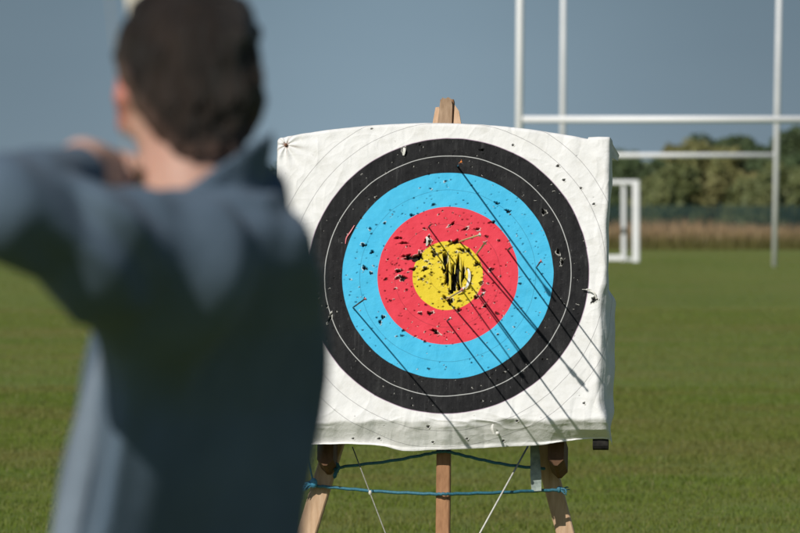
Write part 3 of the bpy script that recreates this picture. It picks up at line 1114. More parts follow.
# the two side legs, splayed outward and a little back
for sgn, pa, pb, wd, mt in ((-1, (330, 450), (307, 533), .066, 'wood_pale'), (1, (546, 450), (565.5, 533), .062, 'wood_pale')):
    utop, ubot = leg_line(pa, pb, .565, -1.42)
    utop = fpx(436 if sgn < 0 else 457.5, 112)[0]
    vtop = fpx(440, 108)[1]
    # straight line from the top through the visible lower stretch
    ua, va = fpx(*pa)
    ub, vb_ = fpx(*pb)
    p_hi = Q(430 if sgn < 0 else 459, 133, -.215)
    kk = 2.0
    vlow = -1.42
    ulow = ua + (vlow - va) * (ub - ua) / (vb_ - va)
    # parallax of lying deeper than the face is tiny at this distance
    pl = Q(pb[0], pb[1], -.34 if sgn < 0 else -.45)
    p_lo = p_hi + (pl - p_hi) * 2.0
    obj('leg', MB().beam(p_hi, ground_end(p_hi, p_lo), wd, .045, U, .004), M[mt], easel)
    # pointed tip showing beside the head of the centre leg
    hb = MB()
    tp = fpx(436.5 if sgn < 0 else 457, 108.5)
    lo = fpx(434.5 if sgn < 0 else 459, 128)
    b0_ = Q(437.5 if sgn < 0 else 458, 132, -.15 if sgn < 0 else -.108)
    tpw = Q(437 if sgn < 0 else 457, 107.5 if sgn < 0 else 106, -.15 if sgn < 0 else -.108)
    wv = .021 if sgn < 0 else .016
    pr = [b0_ - U * wv, b0_ + U * wv, tpw + U * (.008 if sgn < 0 else .008) - Vv * (.002 if sgn < 0 else .022), tpw - U * (.004 if sgn < 0 else .007) - Vv * (.004 if sgn < 0 else 0)]
    hb.add([q + Nn * .016 for q in pr] + [q - Nn * .016 for q in pr], [(0, 1, 2, 3), (7, 6, 5, 4), (1, 0, 4, 5), (2, 1, 5, 6), (3, 2, 6, 7), (0, 3, 7, 4)])
    obj('leg_tip', hb, M['wood_pale'], easel)
    # stout peg that carries the target
    pu_, pv_ = fpx(321 if sgn < 0 else 553, 455)
    vtp = vB + .016
    vbt = pv_ - .026 + .02
    mb = MB().beam(B(np.array(pu_), np.array((vtp + vbt) / 2), np.array(-.36)), B(np.array(pu_), np.array((vtp + vbt) / 2), np.array(-.145)), .056, vtp - vbt, U, .022)
    obj('peg', mb, M['wood_dark'], easel)


def catmull(ps, k_=6):
    ps = [np.asarray(p, float) for p in ps]
    out = []
    for i in range(len(ps) - 1):
        a, b, c_, d = ps[max(i - 1, 0)], ps[i], ps[i + 1], ps[min(i + 2, len(ps) - 1)]
        for j in range(k_):
            t_ = j / k_
            out.append(.5 * (2 * b + (c_ - a) * t_ + (2 * a - 5 * b + 4 * c_ - d) * t_ ** 2 + (3 * b - a - 3 * c_ + d) * t_ ** 3))
    out.append(ps[-1])
    return out


def rope_path(ps, wob=.0012, seed=1):
    out = catmull(ps)
    return [p + np.array([0, 0, wob * math.sin(i * 2.1 + seed)]) for i, p in enumerate(out)]


rp = thing('rope', tuple(Q(443, 460, -.12)), 'upper blue rope, two sagging spans from centre leg to side legs just under the target', 'rope')
obj('left_span', MB().tube(rope_path([Q(334, 469.5, -.268), Q(345, 466.5, -.255), Q(390, 461, -.20), Q(425, 454.5, -.16), Q(437, 452, -.13), Q(443, 451.3, -.122)]), .0052, 8), M['rope_blue'], rp, True)
obj('right_span', MB().tube(rope_path([Q(443, 451.3, -.122), Q(450, 452, -.13), Q(470, 457, -.16), Q(500, 463.5, -.20), Q(530, 467.5, -.25), Q(545, 468.5, -.27)]), .0052, 8), M['rope_blue'], rp, True)
obj('knot', MB().tube(rope_path([Q(335, 463, -.262), Q(338.5, 467, -.262), Q(336, 472, -.262), Q(334.5, 477, -.262)]), .007, 8), M['rope_blue'], rp, True)

rp = thing('rope', tuple(Q(443, 493, -.10)), 'lower blue rope across all three easel legs, knotted with frayed tails at both ends', 'rope')
obj('span', MB().tube(rope_path([Q(316, 486, -.285), Q(335, 487.5, -.268), Q(380, 491.5, -.19), Q(430, 493.8, -.13), Q(443, 494, -.112), Q(456, 493.8, -.13), Q(500, 492.5, -.19), Q(540, 490.5, -.265), Q(560, 490, -.285)]), .0055, 8), M['rope_blue'], rp, True)


def fray(mb, start, ends, n, seed):
    rg2 = random.Random(seed)
    for px, py in ends:
        a = Q(*start, n)
        for j in range(4):
            b_ = Q(px + rg2.uniform(-2, 2), py + rg2.uniform(-2, 2), n + rg2.uniform(-.01, .012))
            mid_ = (a + b_) / 2 + np.array([rg2.uniform(-.008, .008), 0, rg2.uniform(-.004, .012)])
            mb.tube(catmull([a, mid_, b_], 4), [.0042 * (1 - .7 * i / 8) for i in range(9)], 6)


km = MB()
km.ball(Q(313.5, 483, -.272), (.014, .014, .018), 10, 7)
fray(km, (313, 484), ((301, 491), (304, 489), (300, 487), (306, 485)), -.27, 3)
obj('knot', km, M['rope_blue_light'], rp, True)
km = MB().tube(catmull([Q(308.5, 442, -.275), Q(308, 452, -.275), Q(309, 462, -.275), Q(311.5, 474, -.275), Q(313, 482, -.275)]), .0035, 6)
obj('hanging_tail', km, M['rope_blue_light'], rp, True)
km = MB()
km.ball(Q(559, 489.5, -.285), (.009, .009, .012), 10, 7)
fray(km, (560, 489), ((568.5, 488), (567, 494), (565, 492)), -.285, 4)
obj('knot', km, M['rope_blue'], rp, True)

# guy strings to a peg in the ground behind
stake_p = P(424, 655, 24.42)
stake_p[2] = 0
stx = stake_p[0]
sk = MB().beam((stx, 24.45, -.12), (stx + .01, 24.40, .10), .035, .03)
tag(obj('ground_peg', sk, M['wood_grey']), 'wooden tent peg driven into the turf under the target, holding both guy strings', 'peg')


def guy(a, b_, rad, mat, label, knot=None):
    o_ = thing('guy_string', tuple(b_), label, 'string')
    obj('string', MB().tube([a, a * .5 + b_ * .5 - np.array([0, 0, .004]), b_], rad, 6), mat, o_, True)
    if knot is not None:
        obj('knot', MB().ball(knot, (.006, .006, .009), 8, 6), M['string_white'], o_, True)


a1 = P(528, 446, 24.985)
guy(a1, P(414, 650, 24.42), .0032, M['string_white'], 'taut white guy string slanting down leftwards from the right half of the target')
a2 = P(352.5, 447, 24.985)
e2 = P(431, 650, 24.42)
k0 = a2 + (e2 - a2) * ((493.5 - 447) / (650 - 447))
guy(a2, e2, .0022, M['string_grey'], 'thin grey guy string with white knot slanting down rightwards, left of the centre leg', k0)
# pale strip of plastic hanging beside the right leg
sm = MB().ribbon([Q(534.5, 444, -.24), Q(535.3, 460, -.245), Q(535.8, 475, -.243), Q(536.5, 491, -.25)], [.030, .034, .038, .034], U, .002)
tag(obj('plastic_strip', sm, M['plastic_strip']), 'pale mottled plastic strip hanging beside the right easel leg', 'strip')

# ------------------------------------------------------------------ arrows in the target


def arrow(name_label, tail, nockp, shaft, vane, nock, out=.60, r=.0034):
    out *= 1.17
    r *= .88
    """an arrow stuck in the face: enters at pixel `tail`, its nock shows at pixel `nockp`"""
    u_, v_ = fpx(*tail)
    e_ = B(np.array(u_), np.array(v_), np.array(0.))
    dv = P(*nockp, YT - out) - P(*tail, YT)
    d = nrm(dv)
    en = e_ + d * out
    st_ = e_ - d * .05
    t_ = thing('arrow', tuple(e_), name_label, 'arrow', 'arrows stuck in the target')
    obj('shaft', MB().tube([st_, e_, en - d * .012], r, 10), M[shaft], t_, True)
    obj('nock', MB().tube([en - d * .014, en - d * .006, en], [r * .95, r * 1.35, r * 1.0], 10), M[nock], t_, True)
    a_ = nrm(np.cross(d, Z))
    b_ = np.cross(a_, d)
    for i in range(3):
        th_ = math.radians(90 + 120 * i + u_ * 400)
        w_ = a_ * math.cos(th_) + b_ * math.sin(th_)
        s_ = np.cross(d, w_) * .0006
        f0 = en - d * .030
        pr = [f0 + w_ * r * .9, f0 + w_ * (r + .0055), f0 - d * .018 + w_ * (r + .0062), f0 - d * .062 + w_ * r * .9]
        mb = MB().add([q + s_ for q in pr] + [q - s_ for q in pr], [(0, 1, 2, 3), (7, 6, 5, 4), (1, 0, 4, 5), (2, 1, 5, 6), (3, 2, 6, 7), (0, 3, 7, 4)])
        obj('vane', mb, M[vane], t_)


AR = [('dark orange-tailed arrow highest on the face, in the black ring above the blue', (457.3, 166), (461.3, 162), 'carbon', 'pl_orange', 'pl_orange', .58, .0034),
      ('dark arrow alone in the lower left of the blue ring', (353, 307.5), (365.5, 298.5), 'carbon', 'carbon', 'pl_pink', .60, .0030),
      ('pale shafted arrow above the torn middle, pointing to the right over the red ring', (459.5, 241.5), (480.5, 234.5), 'shaft_cane', 'pl_white', 'pl_white', .62, .0032),
      ('short pale shafted arrow at the upper right rim of the gold', (476.5, 254), (486, 241.5), 'shaft_cane', 'pl_white', 'pl_pink', .62, .0034),
      ('dark arrow at the right rim of the red ring, touching the blue', (507.5, 250), (511.5, 247), 'carbon', 'pl_red', 'pl_red', .62, .0032),
      ('arrow with a red tail in the right part of the blue ring', (536.3, 267.5), (541, 261), 'carbon', 'pl_red', 'pl_pink', .56, .0028),
      ('dark arrow in the red ring just above the upper left rim of the gold', (428.5, 227), (431.5, 224), 'carbon', 'carbon', 'pl_red', .60, .0028),
      ('arrow with a white nock in the upper left rip of the gold', (428.8, 243), (428.5, 239.5), 'carbon', 'pl_white', 'pl_white', .60, .0026),
      ('pale pink-tailed arrow under the torn middle, at the lower rim of the gold', (446.5, 299.5), (462.5, 289.5), 'shaft_cane', 'pl_pink', 'pl_pink', .60, .0032),
      ('dark arrow in the red ring straight below the gold', (447, 321), (450.5, 318), 'carbon', 'carbon', 'pl_white', .53, .0030),
      ('white-tailed arrow in the red ring at the lower right rim of the gold', (480.8, 296), (484, 293), 'carbon', 'pl_white', 'pl_white', .60, .0034)]
for a_ in AR:
    arrow(*a_)

# ------------------------------------------------------------------ the archer: implicit surfaces


class Field:
    def __init__(s, lo, hi, h):
        s.lo, s.h = np.asarray(lo, float), h
        s.n = np.ceil((np.asarray(hi) - s.lo) / h).astype(int) + 1
        s.D = np.full(s.n, 9.0, np.float32)

    def region(s, lo, hi):
        a = np.clip(np.floor((np.asarray(lo) - s.lo) / s.h).astype(int), 0, s.n)
        b = np.clip(np.ceil((np.asarray(hi) - s.lo) / s.h).astype(int) + 1, 0, s.n)
        ax = [s.lo[i] + s.h * np.arange(a[i], b[i]) for i in range(3)]
        X = np.stack(np.meshgrid(*ax, indexing='ij'), -1)
        return tuple(slice(a[i], b[i]) for i in range(3)), X

    def add(s, fn, lo, hi, k=.01):
        sl_, X = s.region(np.asarray(lo) - k - 4 * s.h, np.asarray(hi) + k + 4 * s.h)
        if X.size == 0:
            return
        d = fn(X)
        a = s.D[sl_]
        if k <= 0:
            s.D[sl_] = np.minimum(a, d)
            return
        hh_ = np.clip(k - np.abs(a - d), 0, None) / k
        s.D[sl_] = np.minimum(a, d) - hh_ * hh_ * k * .25

    def cone(s, p, q, r0, r1, k=.01):
        p, q = np.asarray(p, float), np.asarray(q, float)

        def fn(X):
            ba = q - p
            t_ = np.clip(((X - p) @ ba) / (ba @ ba), 0, 1)
            return np.linalg.norm(X - p - t_[..., None] * ba, axis=-1) - (r0 + (r1 - r0) * t_)
        rm = max(r0, r1)
        s.add(fn, np.minimum(p, q) - rm, np.maximum(p, q) + rm, k)

    def chain(s, ps, rs, k=.01):
        for i in range(len(ps) - 1):
            s.cone(ps[i], ps[i + 1], rs[i], rs[i + 1], k)

    def ell(s, c_, rad, ax=None, k=.01):
        c_ = np.asarray(c_, float)
        R_ = np.eye(3) if ax is None else np.asarray(ax, float)
        rad = np.asarray(rad, float)

        def fn(X):
            y_ = ((X - c_) @ R_.T) / rad
            l_ = np.linalg.norm(y_, axis=-1)
            g_ = np.linalg.norm(y_ / rad, axis=-1) + 1e-9
            return l_ * (l_ - 1) / g_
        rm = rad.max()
        s.add(fn, c_ - rm, c_ + rm, k)

    def mesh(s, name):
        D, h = s.D, s.h
        S_ = D < 0
        n = np.array(D.shape)
        cnt = np.zeros(n - 1, np.int8)
        offs = [(i, j, k_) for i in (0, 1) for j in (0, 1) for k_ in (0, 1)]
        for o_ in offs:
            cnt += S_[o_[0]:n[0] - 1 + o_[0], o_[1]:n[1] - 1 + o_[1], o_[2]:n[2] - 1 + o_[2]]
        act = (cnt > 0) & (cnt < 8)
        idx = np.full(n - 1, -1, np.int32)
        cells = np.argwhere(act)
        idx[act] = np.arange(len(cells))
        pos = np.zeros((len(cells), 3))
        num = np.zeros(len(cells))
        for a in offs:
            for ax in range(3):
                if a[ax]:
                    continue
                b_ = list(a)
                b_[ax] = 1
                ca, cb = cells + a, cells + b_
                da = D[ca[:, 0], ca[:, 1], ca[:, 2]]
                db = D[cb[:, 0], cb[:, 1], cb[:, 2]]
                m_ = (da < 0) != (db < 0)
                t_ = np.where(m_, da / np.where(m_, da - db, 1), 0)
                e_ = np.zeros(3)
                e_[ax] = 1
                pos += m_[:, None] * (np.array(a) + t_[:, None] * e_)
                num += m_
        V = s.lo + h * (cells + pos / num[:, None])
        F_ = []
        for ax in range(3):
            b_, c_ = (ax + 1) % 3, (ax + 2) % 3
            sa = [slice(None)] * 3
            sb = [slice(None)] * 3
            sa[ax], sb[ax] = slice(0, -1), slice(1, None)
            ch = S_[tuple(sa)] != S_[tuple(sb)]
            e_ = np.argwhere(ch)
            ok = (e_[:, b_] > 0) & (e_[:, c_] > 0) & (e_[:, b_] < n[b_] - 1) & (e_[:, c_] < n[c_] - 1)
            e_ = e_[ok]

            def g_(db_, dc_):
                k_ = e_.copy()
                k_[:, b_] += db_
                k_[:, c_] += dc_
                return idx[k_[:, 0], k_[:, 1], k_[:, 2]]
            q_ = np.stack([g_(-1, -1), g_(0, -1), g_(0, 0), g_(-1, 0)], 1)
            ins = S_[e_[:, 0], e_[:, 1], e_[:, 2]]
            q_[~ins] = q_[~ins][:, ::-1]
            F_.append(q_)
        return np_mesh(name, V, quads=np.concatenate(F_))


# joints, placed where they show in the photograph
YP = 8.75
Fc = nrm((-.97, -.22, 0))                  # where the chest faces (he stands side-on and draws with the left arm)
Lc = np.array([-Fc[1], Fc[0], 0])          # his left, towards the camera
HC = P(187.5, 84, 8.80)                    # middle of the head
fh = nrm((-.16, 1, 0))                     # where the face looks
rh = np.array([fh[1], -fh[0], 0])
Rh = np.array([rh, fh, [0, 0, 1.0]])       # rows: right, forward, up
shL, shR = P(180, 264, 8.58), P(238, 240, 8.96)
elL, wrL = P(2, 206, 8.34), P(72, 177, 8.56)
NOCK = P(128, 174, 8.745)
AIM = nrm(np.array([.16, 24.9, NOCK[2]]) - NOCK)
GRIP = NOCK + AIM * .71
wrR = GRIP - AIM * .055 + np.array([.010, 0, -.012])
elR = (shR + wrR) / 2 + np.array([.025, .01, -.02])
nkB = P(194, 216, 8.77)                    # neck base


def hd(r_, f_, u_):
    return HC + rh * r_ + fh * f_ + np.array([0, 0, u_])


arch = thing('person', (-.26, 8.75, 0), 'archer seen from behind at full draw in dark blue jacket, left elbow raised', 'person')

bd = Field((-.62, 8.20, -.02), (.06, 9.62, 1.85), .006)
# head
bd.ell(hd(0, -.012, .020), (.080, .094, .094), Rh, .02)
bd.ell(hd(0, .028, -.035), (.062, .066, .085), Rh, .03)
bd.ell(hd(0, .062, -.085), (.034, .030, .026), Rh, .03)       # chin
bd.cone(hd(0, .090, -.005), hd(0, .108, -.035), .008, .013, .015)   # nose
bd.cone(hd(-.03, .082, .012), hd(.03, .082, .012), .012, .012, .02)  # brow
bd.cone(hd(-.018, .086, -.062), hd(.018, .086, -.062), .008, .008, .01)   # lips
for sg in (-1, 1):
    bd.ell(hd(sg * .040, .068, -.030), (.022, .022, .02), Rh, .02)  # cheek
    bd.cone(hd(sg * .074, .002, -.050), hd(sg * .080, -.014, -.016), .010, .011, .01)   # ear
    bd.cone(hd(sg * .080, -.014, -.016), hd(sg * .080, .004, .004), .011, .008, .008)
    bd.cone(hd(sg * .074, .006, -.040), hd(sg * .077, .004, -.052), .009, .008, .008)
# neck and trunk
bd.cone(nkB - [0, 0, .03], hd(.0, -.018, -.075), .068, .060, .03)
tz = [(.90, 186, .090, .11), (1.05, 181, .088, .105), (1.2, 188, .090, .12), (1.35, 203, .10, .145), (1.43, 214, .075, .10)]
for (z0, px0, a0_, b0_), (z1, px1, a1_, b1_) in zip(tz[:-1], tz[1:]):
    c0_, c1_ = np.array([P(px0, 300, YP)[0], YP, z0]), np.array([P(px1, 300, YP)[0], YP, z1])
    for sg in (-.55, 0, .55):
        bd.cone(c0_ + Lc * b0_ * sg, c1_ + Lc * b1_ * sg, a0_ * .75, a1_ * .75, .02)
bd.cone(shL, shR, .050, .050, .02)
# arms
bd.chain([shL, elL, wrL], [.056, .042, .029], .02)
bd.chain([shR, elR, wrR], [.056, .042, .029], .02)
# left hand hooked on the string under the chin
kn = P(97, 167, 8.665)
bd.cone(wrL, P(83, 165, 8.60), .026, .028, .02)
bd.cone(P(82, 163, 8.60), P(107, 170, 8.67), .0255, .021, .015)
bd.cone(P(86, 178, 8.60), P(106, 184, 8.67), .022, .019, .015)
for i, (dz, ln, rr_) in enumerate(((.020, .030, .0090), (.004, .036, .0095), (-.013, .033, .0090), (-.030, .024, .0080))):
    k0_ = P(106, 172, 8.675) + np.array([0, 0, dz])
    k1_ = k0_ + np.array([.006, .040, -.002])
    k2_ = np.array([NOCK[0] - .004, NOCK[1] + .006, k0_[2] - .004])
    k3_ = k2_ + np.array([.008, -.022, -.001])
    bd.chain([k0_, k1_, k2_, k3_], [rr_ * 1.1, rr_, rr_ * .95, rr_ * .85], .006)
bd.chain([P(82, 155, 8.61), P(95, 153, 8.65), P(109, 160, 8.69)], [.0155, .0115, .009], .012)    # thumb, leaving the side of the palm
# right hand closed round the grip
gax = nrm((-.15, 0, 1))
bd.cone(wrR, GRIP - AIM * .015 + np.array([.012, 0, -.004]), .027, .030, .015)
for i in range(4):
    c_ = GRIP + gax * (-.016 - .019 * i)
    side_ = np.array([1.0, 0, 0])
    bd.chain([c_ + side_ * .030 - AIM * .012, c_ + side_ * .030 + AIM * .022, c_ + AIM * .034, c_ - side_ * .026 + AIM * .018], [.0095, .009, .0088, .008], .005)
bd.chain([GRIP - AIM * .02 + gax * .012 - side_ * .012, GRIP + gax * .018 - side_ * .030 + AIM * .012, GRIP + gax * .010 - side_ * .026 + AIM * .034], [.013, .0105, .009], .01)
# legs
ftL, ftR = np.array([-.23, 8.53, 0]), np.array([-.27, 8.98, 0])
hip = np.array([P(186, 300, YP)[0], YP, .93])
for sg, ft in ((1, ftL), (-1, ftR)):
    h_ = hip + Lc * .09 * sg
    kn_ = (h_ + ft) / 2 + Fc * .03 + np.array([0, 0, .03])
    bd.chain([h_, kn_, ft + [0, 0, .10]], [.082, .052, .038], .03)
    bd.cone(ft + [0, 0, .05] - Fc * .03, ft + [0, 0, .035] + Fc * .15, .034, .026, .03)
_, X = bd.region(bd.lo, bd.lo + bd.h * (bd.n - 1))
cutp = (X[..., 0] - np.interp(X[..., 2], [.84, 1.156, 1.30, 1.40], [P(q_, 300, YP)[0] for q_ in (186, 190, 218, 225)])) * .76 - (X[..., 1] - YP) * .65 - .002
cutp = np.where((X[..., 2] > .97) & (X[..., 2] < 1.475), cutp, -1)
bd.D = np.maximum(bd.D, cutp.astype(np.float32))
bm_ = bd.mesh('body')
bv = np.empty(len(bm_.vertices) * 3, np.float32)
bm_.vertices.foreach_get('co', bv)
bl_ = (bv.reshape(-1, 3) - HC) @ Rh.T
fa = sstep(.074, .082, np.abs(bl_[:, 0])) * (np.abs(bl_[:, 2] + .022) < .05) * (np.abs(bl_[:, 1]) < .05) * (np.abs(bl_[:, 0]) < .12)      # ears are redder than the rest
bm_.attributes.new('flush', 'FLOAT', 'POINT').data.foreach_set('value', fa.astype(np.float32))
body = obj('body', bm_, M['skin'], arch, True)
for sg in (-1, 1):
    obj('eye', MB().ball(hd(sg * .031, .079, -.003), .0125, 12, 8), M['eye'], body, True)

# hair
hf = Field(HC - [.13, .14, .16], HC + [.13, .14, .15], .004)
hf.ell(hd(0, -.012, .020), (.0885, .102, .108), Rh, .02)
hf.ell(hd(.001, -.030, -.018), (.0835, .080, .085), Rh, .02)
hf.ell(hd(.026, -.020, .052), (.052, .070, .060), Rh, .025)
hf.ell(hd(-.018, -.020, .050), (.050, .070, .060), Rh, .025)
hf.cone(nkB, hd(.0, -.018, -.075), .0715, .0655, .03)
_, X = hf.region(hf.lo, hf.lo + hf.h * (hf.n - 1))
loc = (X - HC) @ Rh.T
fq, uq, rq = loc[..., 1], loc[..., 2], loc[..., 0]
zl = np.interp(fq, [-.11, -.055, -.03, -.016, -.004, .010, .02, .028, .055, .09], [-.090, -.090, -.066, -.030, .020, .022, -.03, -.03, .055, .075])
zr_ = np.interp(np.abs(rq - .016), [0, .03, .045, .06, .078, .092], [-.092, -.088, -.080, -.066, -.044, -.022])
zl = np.maximum(zl, np.where(fq < 0, zr_, -1))
zl = np.maximum(zl, np.where(fq < .01, np.interp(rq, [-.088, -.077, -.060], [.010, -.012, -.09]), -1))
zl = zl + .006 * vnoise(X * 60, 2)
cut = (zl - uq) * .8
nz_ = .0045 * vnoise(X * [38, 38, 20], 3) + .0065 * vnoise(X * [95, 95, 34], 4)
hf.D = np.maximum(hf.D + nz_, cut).astype(np.float32)
hm_ = hf.mesh('hair')
hv_ = np.empty(len(hm_.vertices) * 3, np.float32)
hm_.vertices.foreach_get('co', hv_)
ci = np.clip(np.round((hv_.reshape(-1, 3) - hf.lo) / hf.h).astype(int), 0, hf.n - 1)
cv_ = cut[ci[:, 0], ci[:, 1], ci[:, 2]]
# clipped shorter towards the hairline, where the skin shows through
fd = sstep(-.022, -.001, cv_) * .8
hm_.attributes.new('fade', 'FLOAT', 'POINT').data.foreach_set('value', fd.astype(np.float32))
obj('hair', hm_, M['hair'], body, True)

# jacket
jk = Field((-.64, 8.18, .80), (.10, 9.60, 1.68), .0065)
rows = [(.84, 186, .150, .195), (1.0, 188, .150, .190), (1.156, 190, .150, .188), (1.30, 218, .160, .188), (1.40, 225, .152, .185), (1.47, 224, .122, .165), (1.515, 224, .088, .13), (1.545, 216, .050, .08)]
zr = np.array([r_[0] for r_ in rows])
cxr = np.array([P(r_[1], 300, YP)[0] for r_ in rows])
ar = np.array([r_[2] for r_ in rows])
br = np.array([r_[3] for r_ in rows])


def torso(X):
    z_ = X[..., 2]
    cx = np.interp(z_, zr, cxr)
    a = np.interp(z_, zr, ar)
    b_ = np.interp(z_, zr, br)
    bn_ = np.interp(z_, [1.156, 1.30, 1.40], [.32, .225, .185])     # the open front edge hangs out on the near side
    dx, dy = X[..., 0] - cx, X[..., 1] - YP
    f_ = dx * Fc[0] + dy * Fc[1]
    l_ = dx * Lc[0] + dy * Lc[1]
    b_ = np.where((l_ > 0) & (z_ < 1.40), bn_, b_)
    e_ = (np.abs(f_ / a) ** 3.6 + np.abs(l_ / b_) ** 3.6) ** (1 / 3.6)
    d = (e_ - 1) * np.minimum(a, b_)
    # the open jacket hangs flat from the shoulder blade to its front edge
    off = np.interp(z_, [.85, 1.156, 1.30, 1.40, 1.48], [.046, .048, .036, .056, .10])
    pl_ = dx * .76 + dy * -.65 - off
    hh_ = np.clip(.02 - np.abs(d - pl_), 0, None) / .02
    d = np.maximum(d, pl_) + hh_ * hh_ * .02 * .25
    return np.maximum(np.maximum(d, .85 - z_), z_ - 1.56)


jk.add(torso, (-.5, 8.45, .82), (0, 9.05, 1.62), .02)
jk.cone(shL, P(192, 278, 8.72), .078, .080, .04)
jk.cone(shR - [0, 0, .004], P(236, 238, 8.82), .066, .066, .04)
jk.cone(P(262, 182, 8.84), P(264, 250, 8.82), .030, .055, .02)
jk.cone(P(250, 250, 8.74), P(246, 330, 8.84), .064, .056, .05)         # upper back
jk.chain([shL, (shL + elL) / 2 + [0, 0, -.010], elL], [.078, .066, .057], .04)
jk.chain([elL, (elL + wrL) / 2 + [0, 0, .004], wrL], [.055, .047, .038], .010)
jk.cone(P(84, 260, 8.46), P(150, 314, 8.60), .050, .060, .06)          # slack cloth under the arm
jk.chain([shR, elR, wrR - AIM * .01], [.068, .058, .044], .04)
# turned-up collar, open at the front left and highest behind
cc = P(206, 208, 8.78)
cax = nrm((-.30, -.05, 1))
ctop = nrm((-.62, .0, 1))


def collar(X):
    q_ = X - cc
    h_ = q_ @ cax
    rad_ = q_ - h_[..., None] * cax
    a_ = rad_[..., 0] / .084
    b_ = rad_[..., 1] / .086
    e_ = np.sqrt(a_ * a_ + b_ * b_) * .085
    flare = .34 * np.clip(h_, -.02, 1)
    d = np.abs(e_ - .071 - flare) - .0080
    return np.maximum(np.maximum(d, q_ @ ctop - .034), -.10 - h_)


jk.add(collar, cc - .14, cc + .14, .010)
# zip edge opening down the front
_, X = jk.region(jk.lo, jk.lo + jk.h * (jk.n - 1))
fold = np.zeros(X.shape[:3], np.float32)
near = np.abs(jk.D) < .05
Xn = X[near]
fv = .0068 * vnoise(Xn * [11, 11, 5], 51) + .0065 * vnoise(Xn * [24, 18, 9], 52)
# creases across the bent sleeve
arm = sstep(.16, .06, np.linalg.norm(Xn - (elL * .6 + shL * .4), axis=-1))
fv = fv + arm * .0085 * np.sin((Xn @ nrm((.75, .3, 1.0))) * 88 + 2.4 * vnoise(Xn * 11, 53))
# fan of creases from the shoulder blade
sh_ = sstep(.16, .03, np.linalg.norm(Xn - P(262, 225, 8.80), axis=-1))
fv = fv + sh_ * .0042 * np.sin((Xn[:, 0] * .9 - Xn[:, 2] * .35) * 150 + 1.5 * vnoise(Xn * 10, 54))
jk.D[near] += fv.astype(np.float32)
# hem opening and neck opening
jk.D = np.maximum(jk.D, (.86 - X[..., 2]).astype(np.float32))
jo = obj('jacket', jk.mesh('jacket'), M['jacket'], arch, True)
# front edges of the open jacket; sunlight on them put into a paler colour
for (pl, pr_, yy, wdt) in (([(112, 345), (95, 400), (80, 470), (66, 540), (60, 620), (58, 690)], 1, 8.66, .040), ([(104, 470), (97, 520), (92, 580), (88, 690)], 0, 8.70, .022)):
    pts_ = catmull([P(px, py, yy) for px, py in pl], 5)
    pts_ = [p for p in pts_ if p[2] > .86]
    obj('front_edge', MB().ribbon(pts_, [wdt * (.5 + .5 * min(1, i / 8)) for i in range(len(pts_))], nrm((.80, -.60, 0)), .012), M['jacket_sunlit'], jo, True)

# trousers and shoes
tr = Field((-.50, 8.30, .03), (.02, 9.20, 1.02), .008)
tr.cone(hip + Lc * .07, hip - Lc * .07, .118, .118, .03)
for sg, ft in ((1, ftL), (-1, ftR)):
    h_ = hip + Lc * .09 * sg
    kn_ = (h_ + ft) / 2 + Fc * .03 + np.array([0, 0, .03])
    tr.chain([h_, kn_, ft + [0, 0, .09]], [.098, .075, .062], .04)
_, X = tr.region(tr.lo, tr.lo + tr.h * (tr.n - 1))
tr.D = np.maximum(tr.D + (.004 * vnoise(X * [14, 14, 9], 61)).astype(np.float32), (.055 - X[..., 2]).astype(np.float32))
obj('trousers', tr.mesh('trousers'), M['trousers'], arch, True)
for ft in (ftL, ftR):
    sf = Field(ft - [.28, .2, .03], ft + [.15, .2, .16], .005)
    sf.cone(ft + [0, 0, .05] - Fc * .035, ft + [0, 0, .040] + Fc * .16, .043, .036, .02)
    sf.cone(ft + [0, 0, .05] - Fc * .02, ft + [0, 0, .095] - Fc * .01, .044, .045, .02)
    _, X = sf.region(sf.lo, sf.lo + sf.h * (sf.n - 1))
    sf.D = np.maximum(sf.D, (.002 - X[..., 2]).astype(np.float32))
    obj('shoe', sf.mesh('shoe'), M['shoe'], arch, True)

# ------------------------------------------------------------------ bow, string and the drawn arrow
bow = thing('bow', tuple(GRIP), 'drawn recurve bow with cream limbs, mostly hidden behind the archer', 'bow')
right_ = nrm(np.cross(AIM, gax))


def bw(f_, u_, s_=0):
    return GRIP + AIM * f_ + gax * u_ + right_ * s_


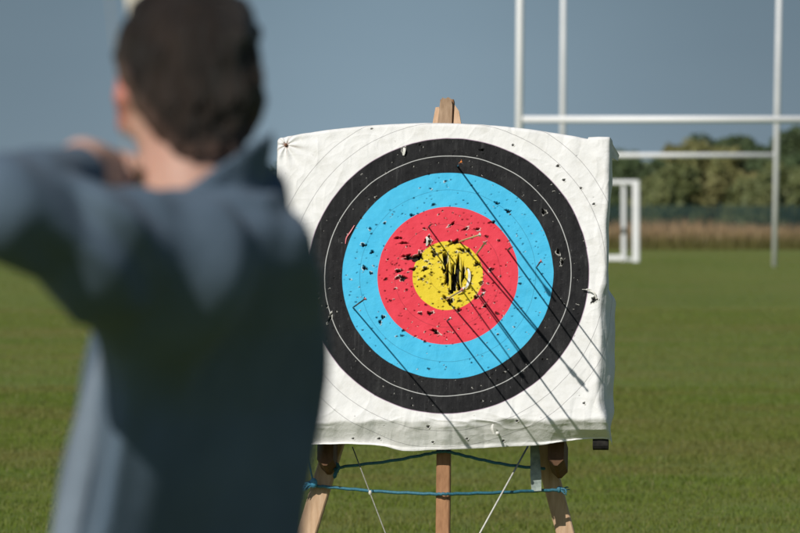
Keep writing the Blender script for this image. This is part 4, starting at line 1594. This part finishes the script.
M['riser'] = plain('dark_riser', (.03, .02, .015), (.07, .045, .03), 30, .35)
M['limb'] = plain('cream_limb', (.66, .60, .50), (.76, .71, .62), 20, .4)
M['bowstring'] = plain('bowstring', (.20, .20, .18), (.30, .30, .27), 90, .6)
obj('riser', MB().tube(catmull([bw(.055, -.19), bw(.035, -.14), bw(.022, -.08), bw(.014, -.03), bw(.018, .03), bw(.046, .07, .010), bw(.05, .12, .008), bw(.053, .15, .004), bw(.055, .19)], 4),
                       [.016] * 4 + [.019] * 8 + [.017] * 8 + [.016] * 13, 10), M['riser'], bow, True)
for sg in (-1, 1):
    lp = catmull([bw(.062, sg * .16), bw(.045, sg * .34), bw(-.035, sg * .52), bw(-.145, sg * .66), bw(-.215, sg * .735), bw(-.205, sg * .775)], 5)
    obj('limb', MB().ribbon(lp, [.042 - .018 * i / (len(lp) - 1) for i in range(len(lp))], right_, .009), M['limb'], bow, True)
tips = [bw(-.215, sg * .738) for sg in (1, -1)]
npt = NOCK
obj('string', MB().tube([tips[0], npt + gax * .006, npt - gax * .006, tips[1]], .0011, 6), M['bowstring'], bow, True)
t_ = thing('arrow', tuple(NOCK), 'yellow nocked arrow drawn on the bow, held at the chin of the archer', 'arrow')
en = NOCK
obj('shaft', MB().tube([en + AIM * .012, en + AIM * .74], .0032, 8), M['carbon'], t_, True)
obj('nock', MB().tube([en - AIM * .006, en + AIM * .013], [.0035, .0045], 8), M['pl_yellow'], t_, True)
obj('point', MB().tube([en + AIM * .74, en + AIM * .755, en + AIM * .775], [.0036, .0034, .0006], 8), M['nail'], t_, True)
for i in range(3):
    th_ = math.radians(30 + 120 * i)
    w_ = right_ * math.cos(th_) + gax * math.sin(th_)
    s_ = np.cross(AIM, w_) * .0006
    pr = [en + AIM * .030 + w_ * .003, en + AIM * .030 + w_ * .0125, en + AIM * .05 + w_ * .0135, en + AIM * .095 + w_ * .003]
    obj('vane', MB().add([q + s_ for q in pr] + [q - s_ for q in pr], [(0, 1, 2, 3), (7, 6, 5, 4), (1, 0, 4, 5), (2, 1, 5, 6), (3, 2, 6, 7), (0, 3, 7, 4)]), M['pl_yellow'], t_)
# leather finger tab between the fingers and the string
tb = MB().ribbon(catmull([P(108, 156, 8.690), P(116, 161, 8.712), P(124, 167, 8.728)], 4), .024, (0, .2, 1), .004)
tag(obj('finger_tab', tb, M['tab']), 'olive leather finger tab in the drawing hand beside the chin', 'finger tab')
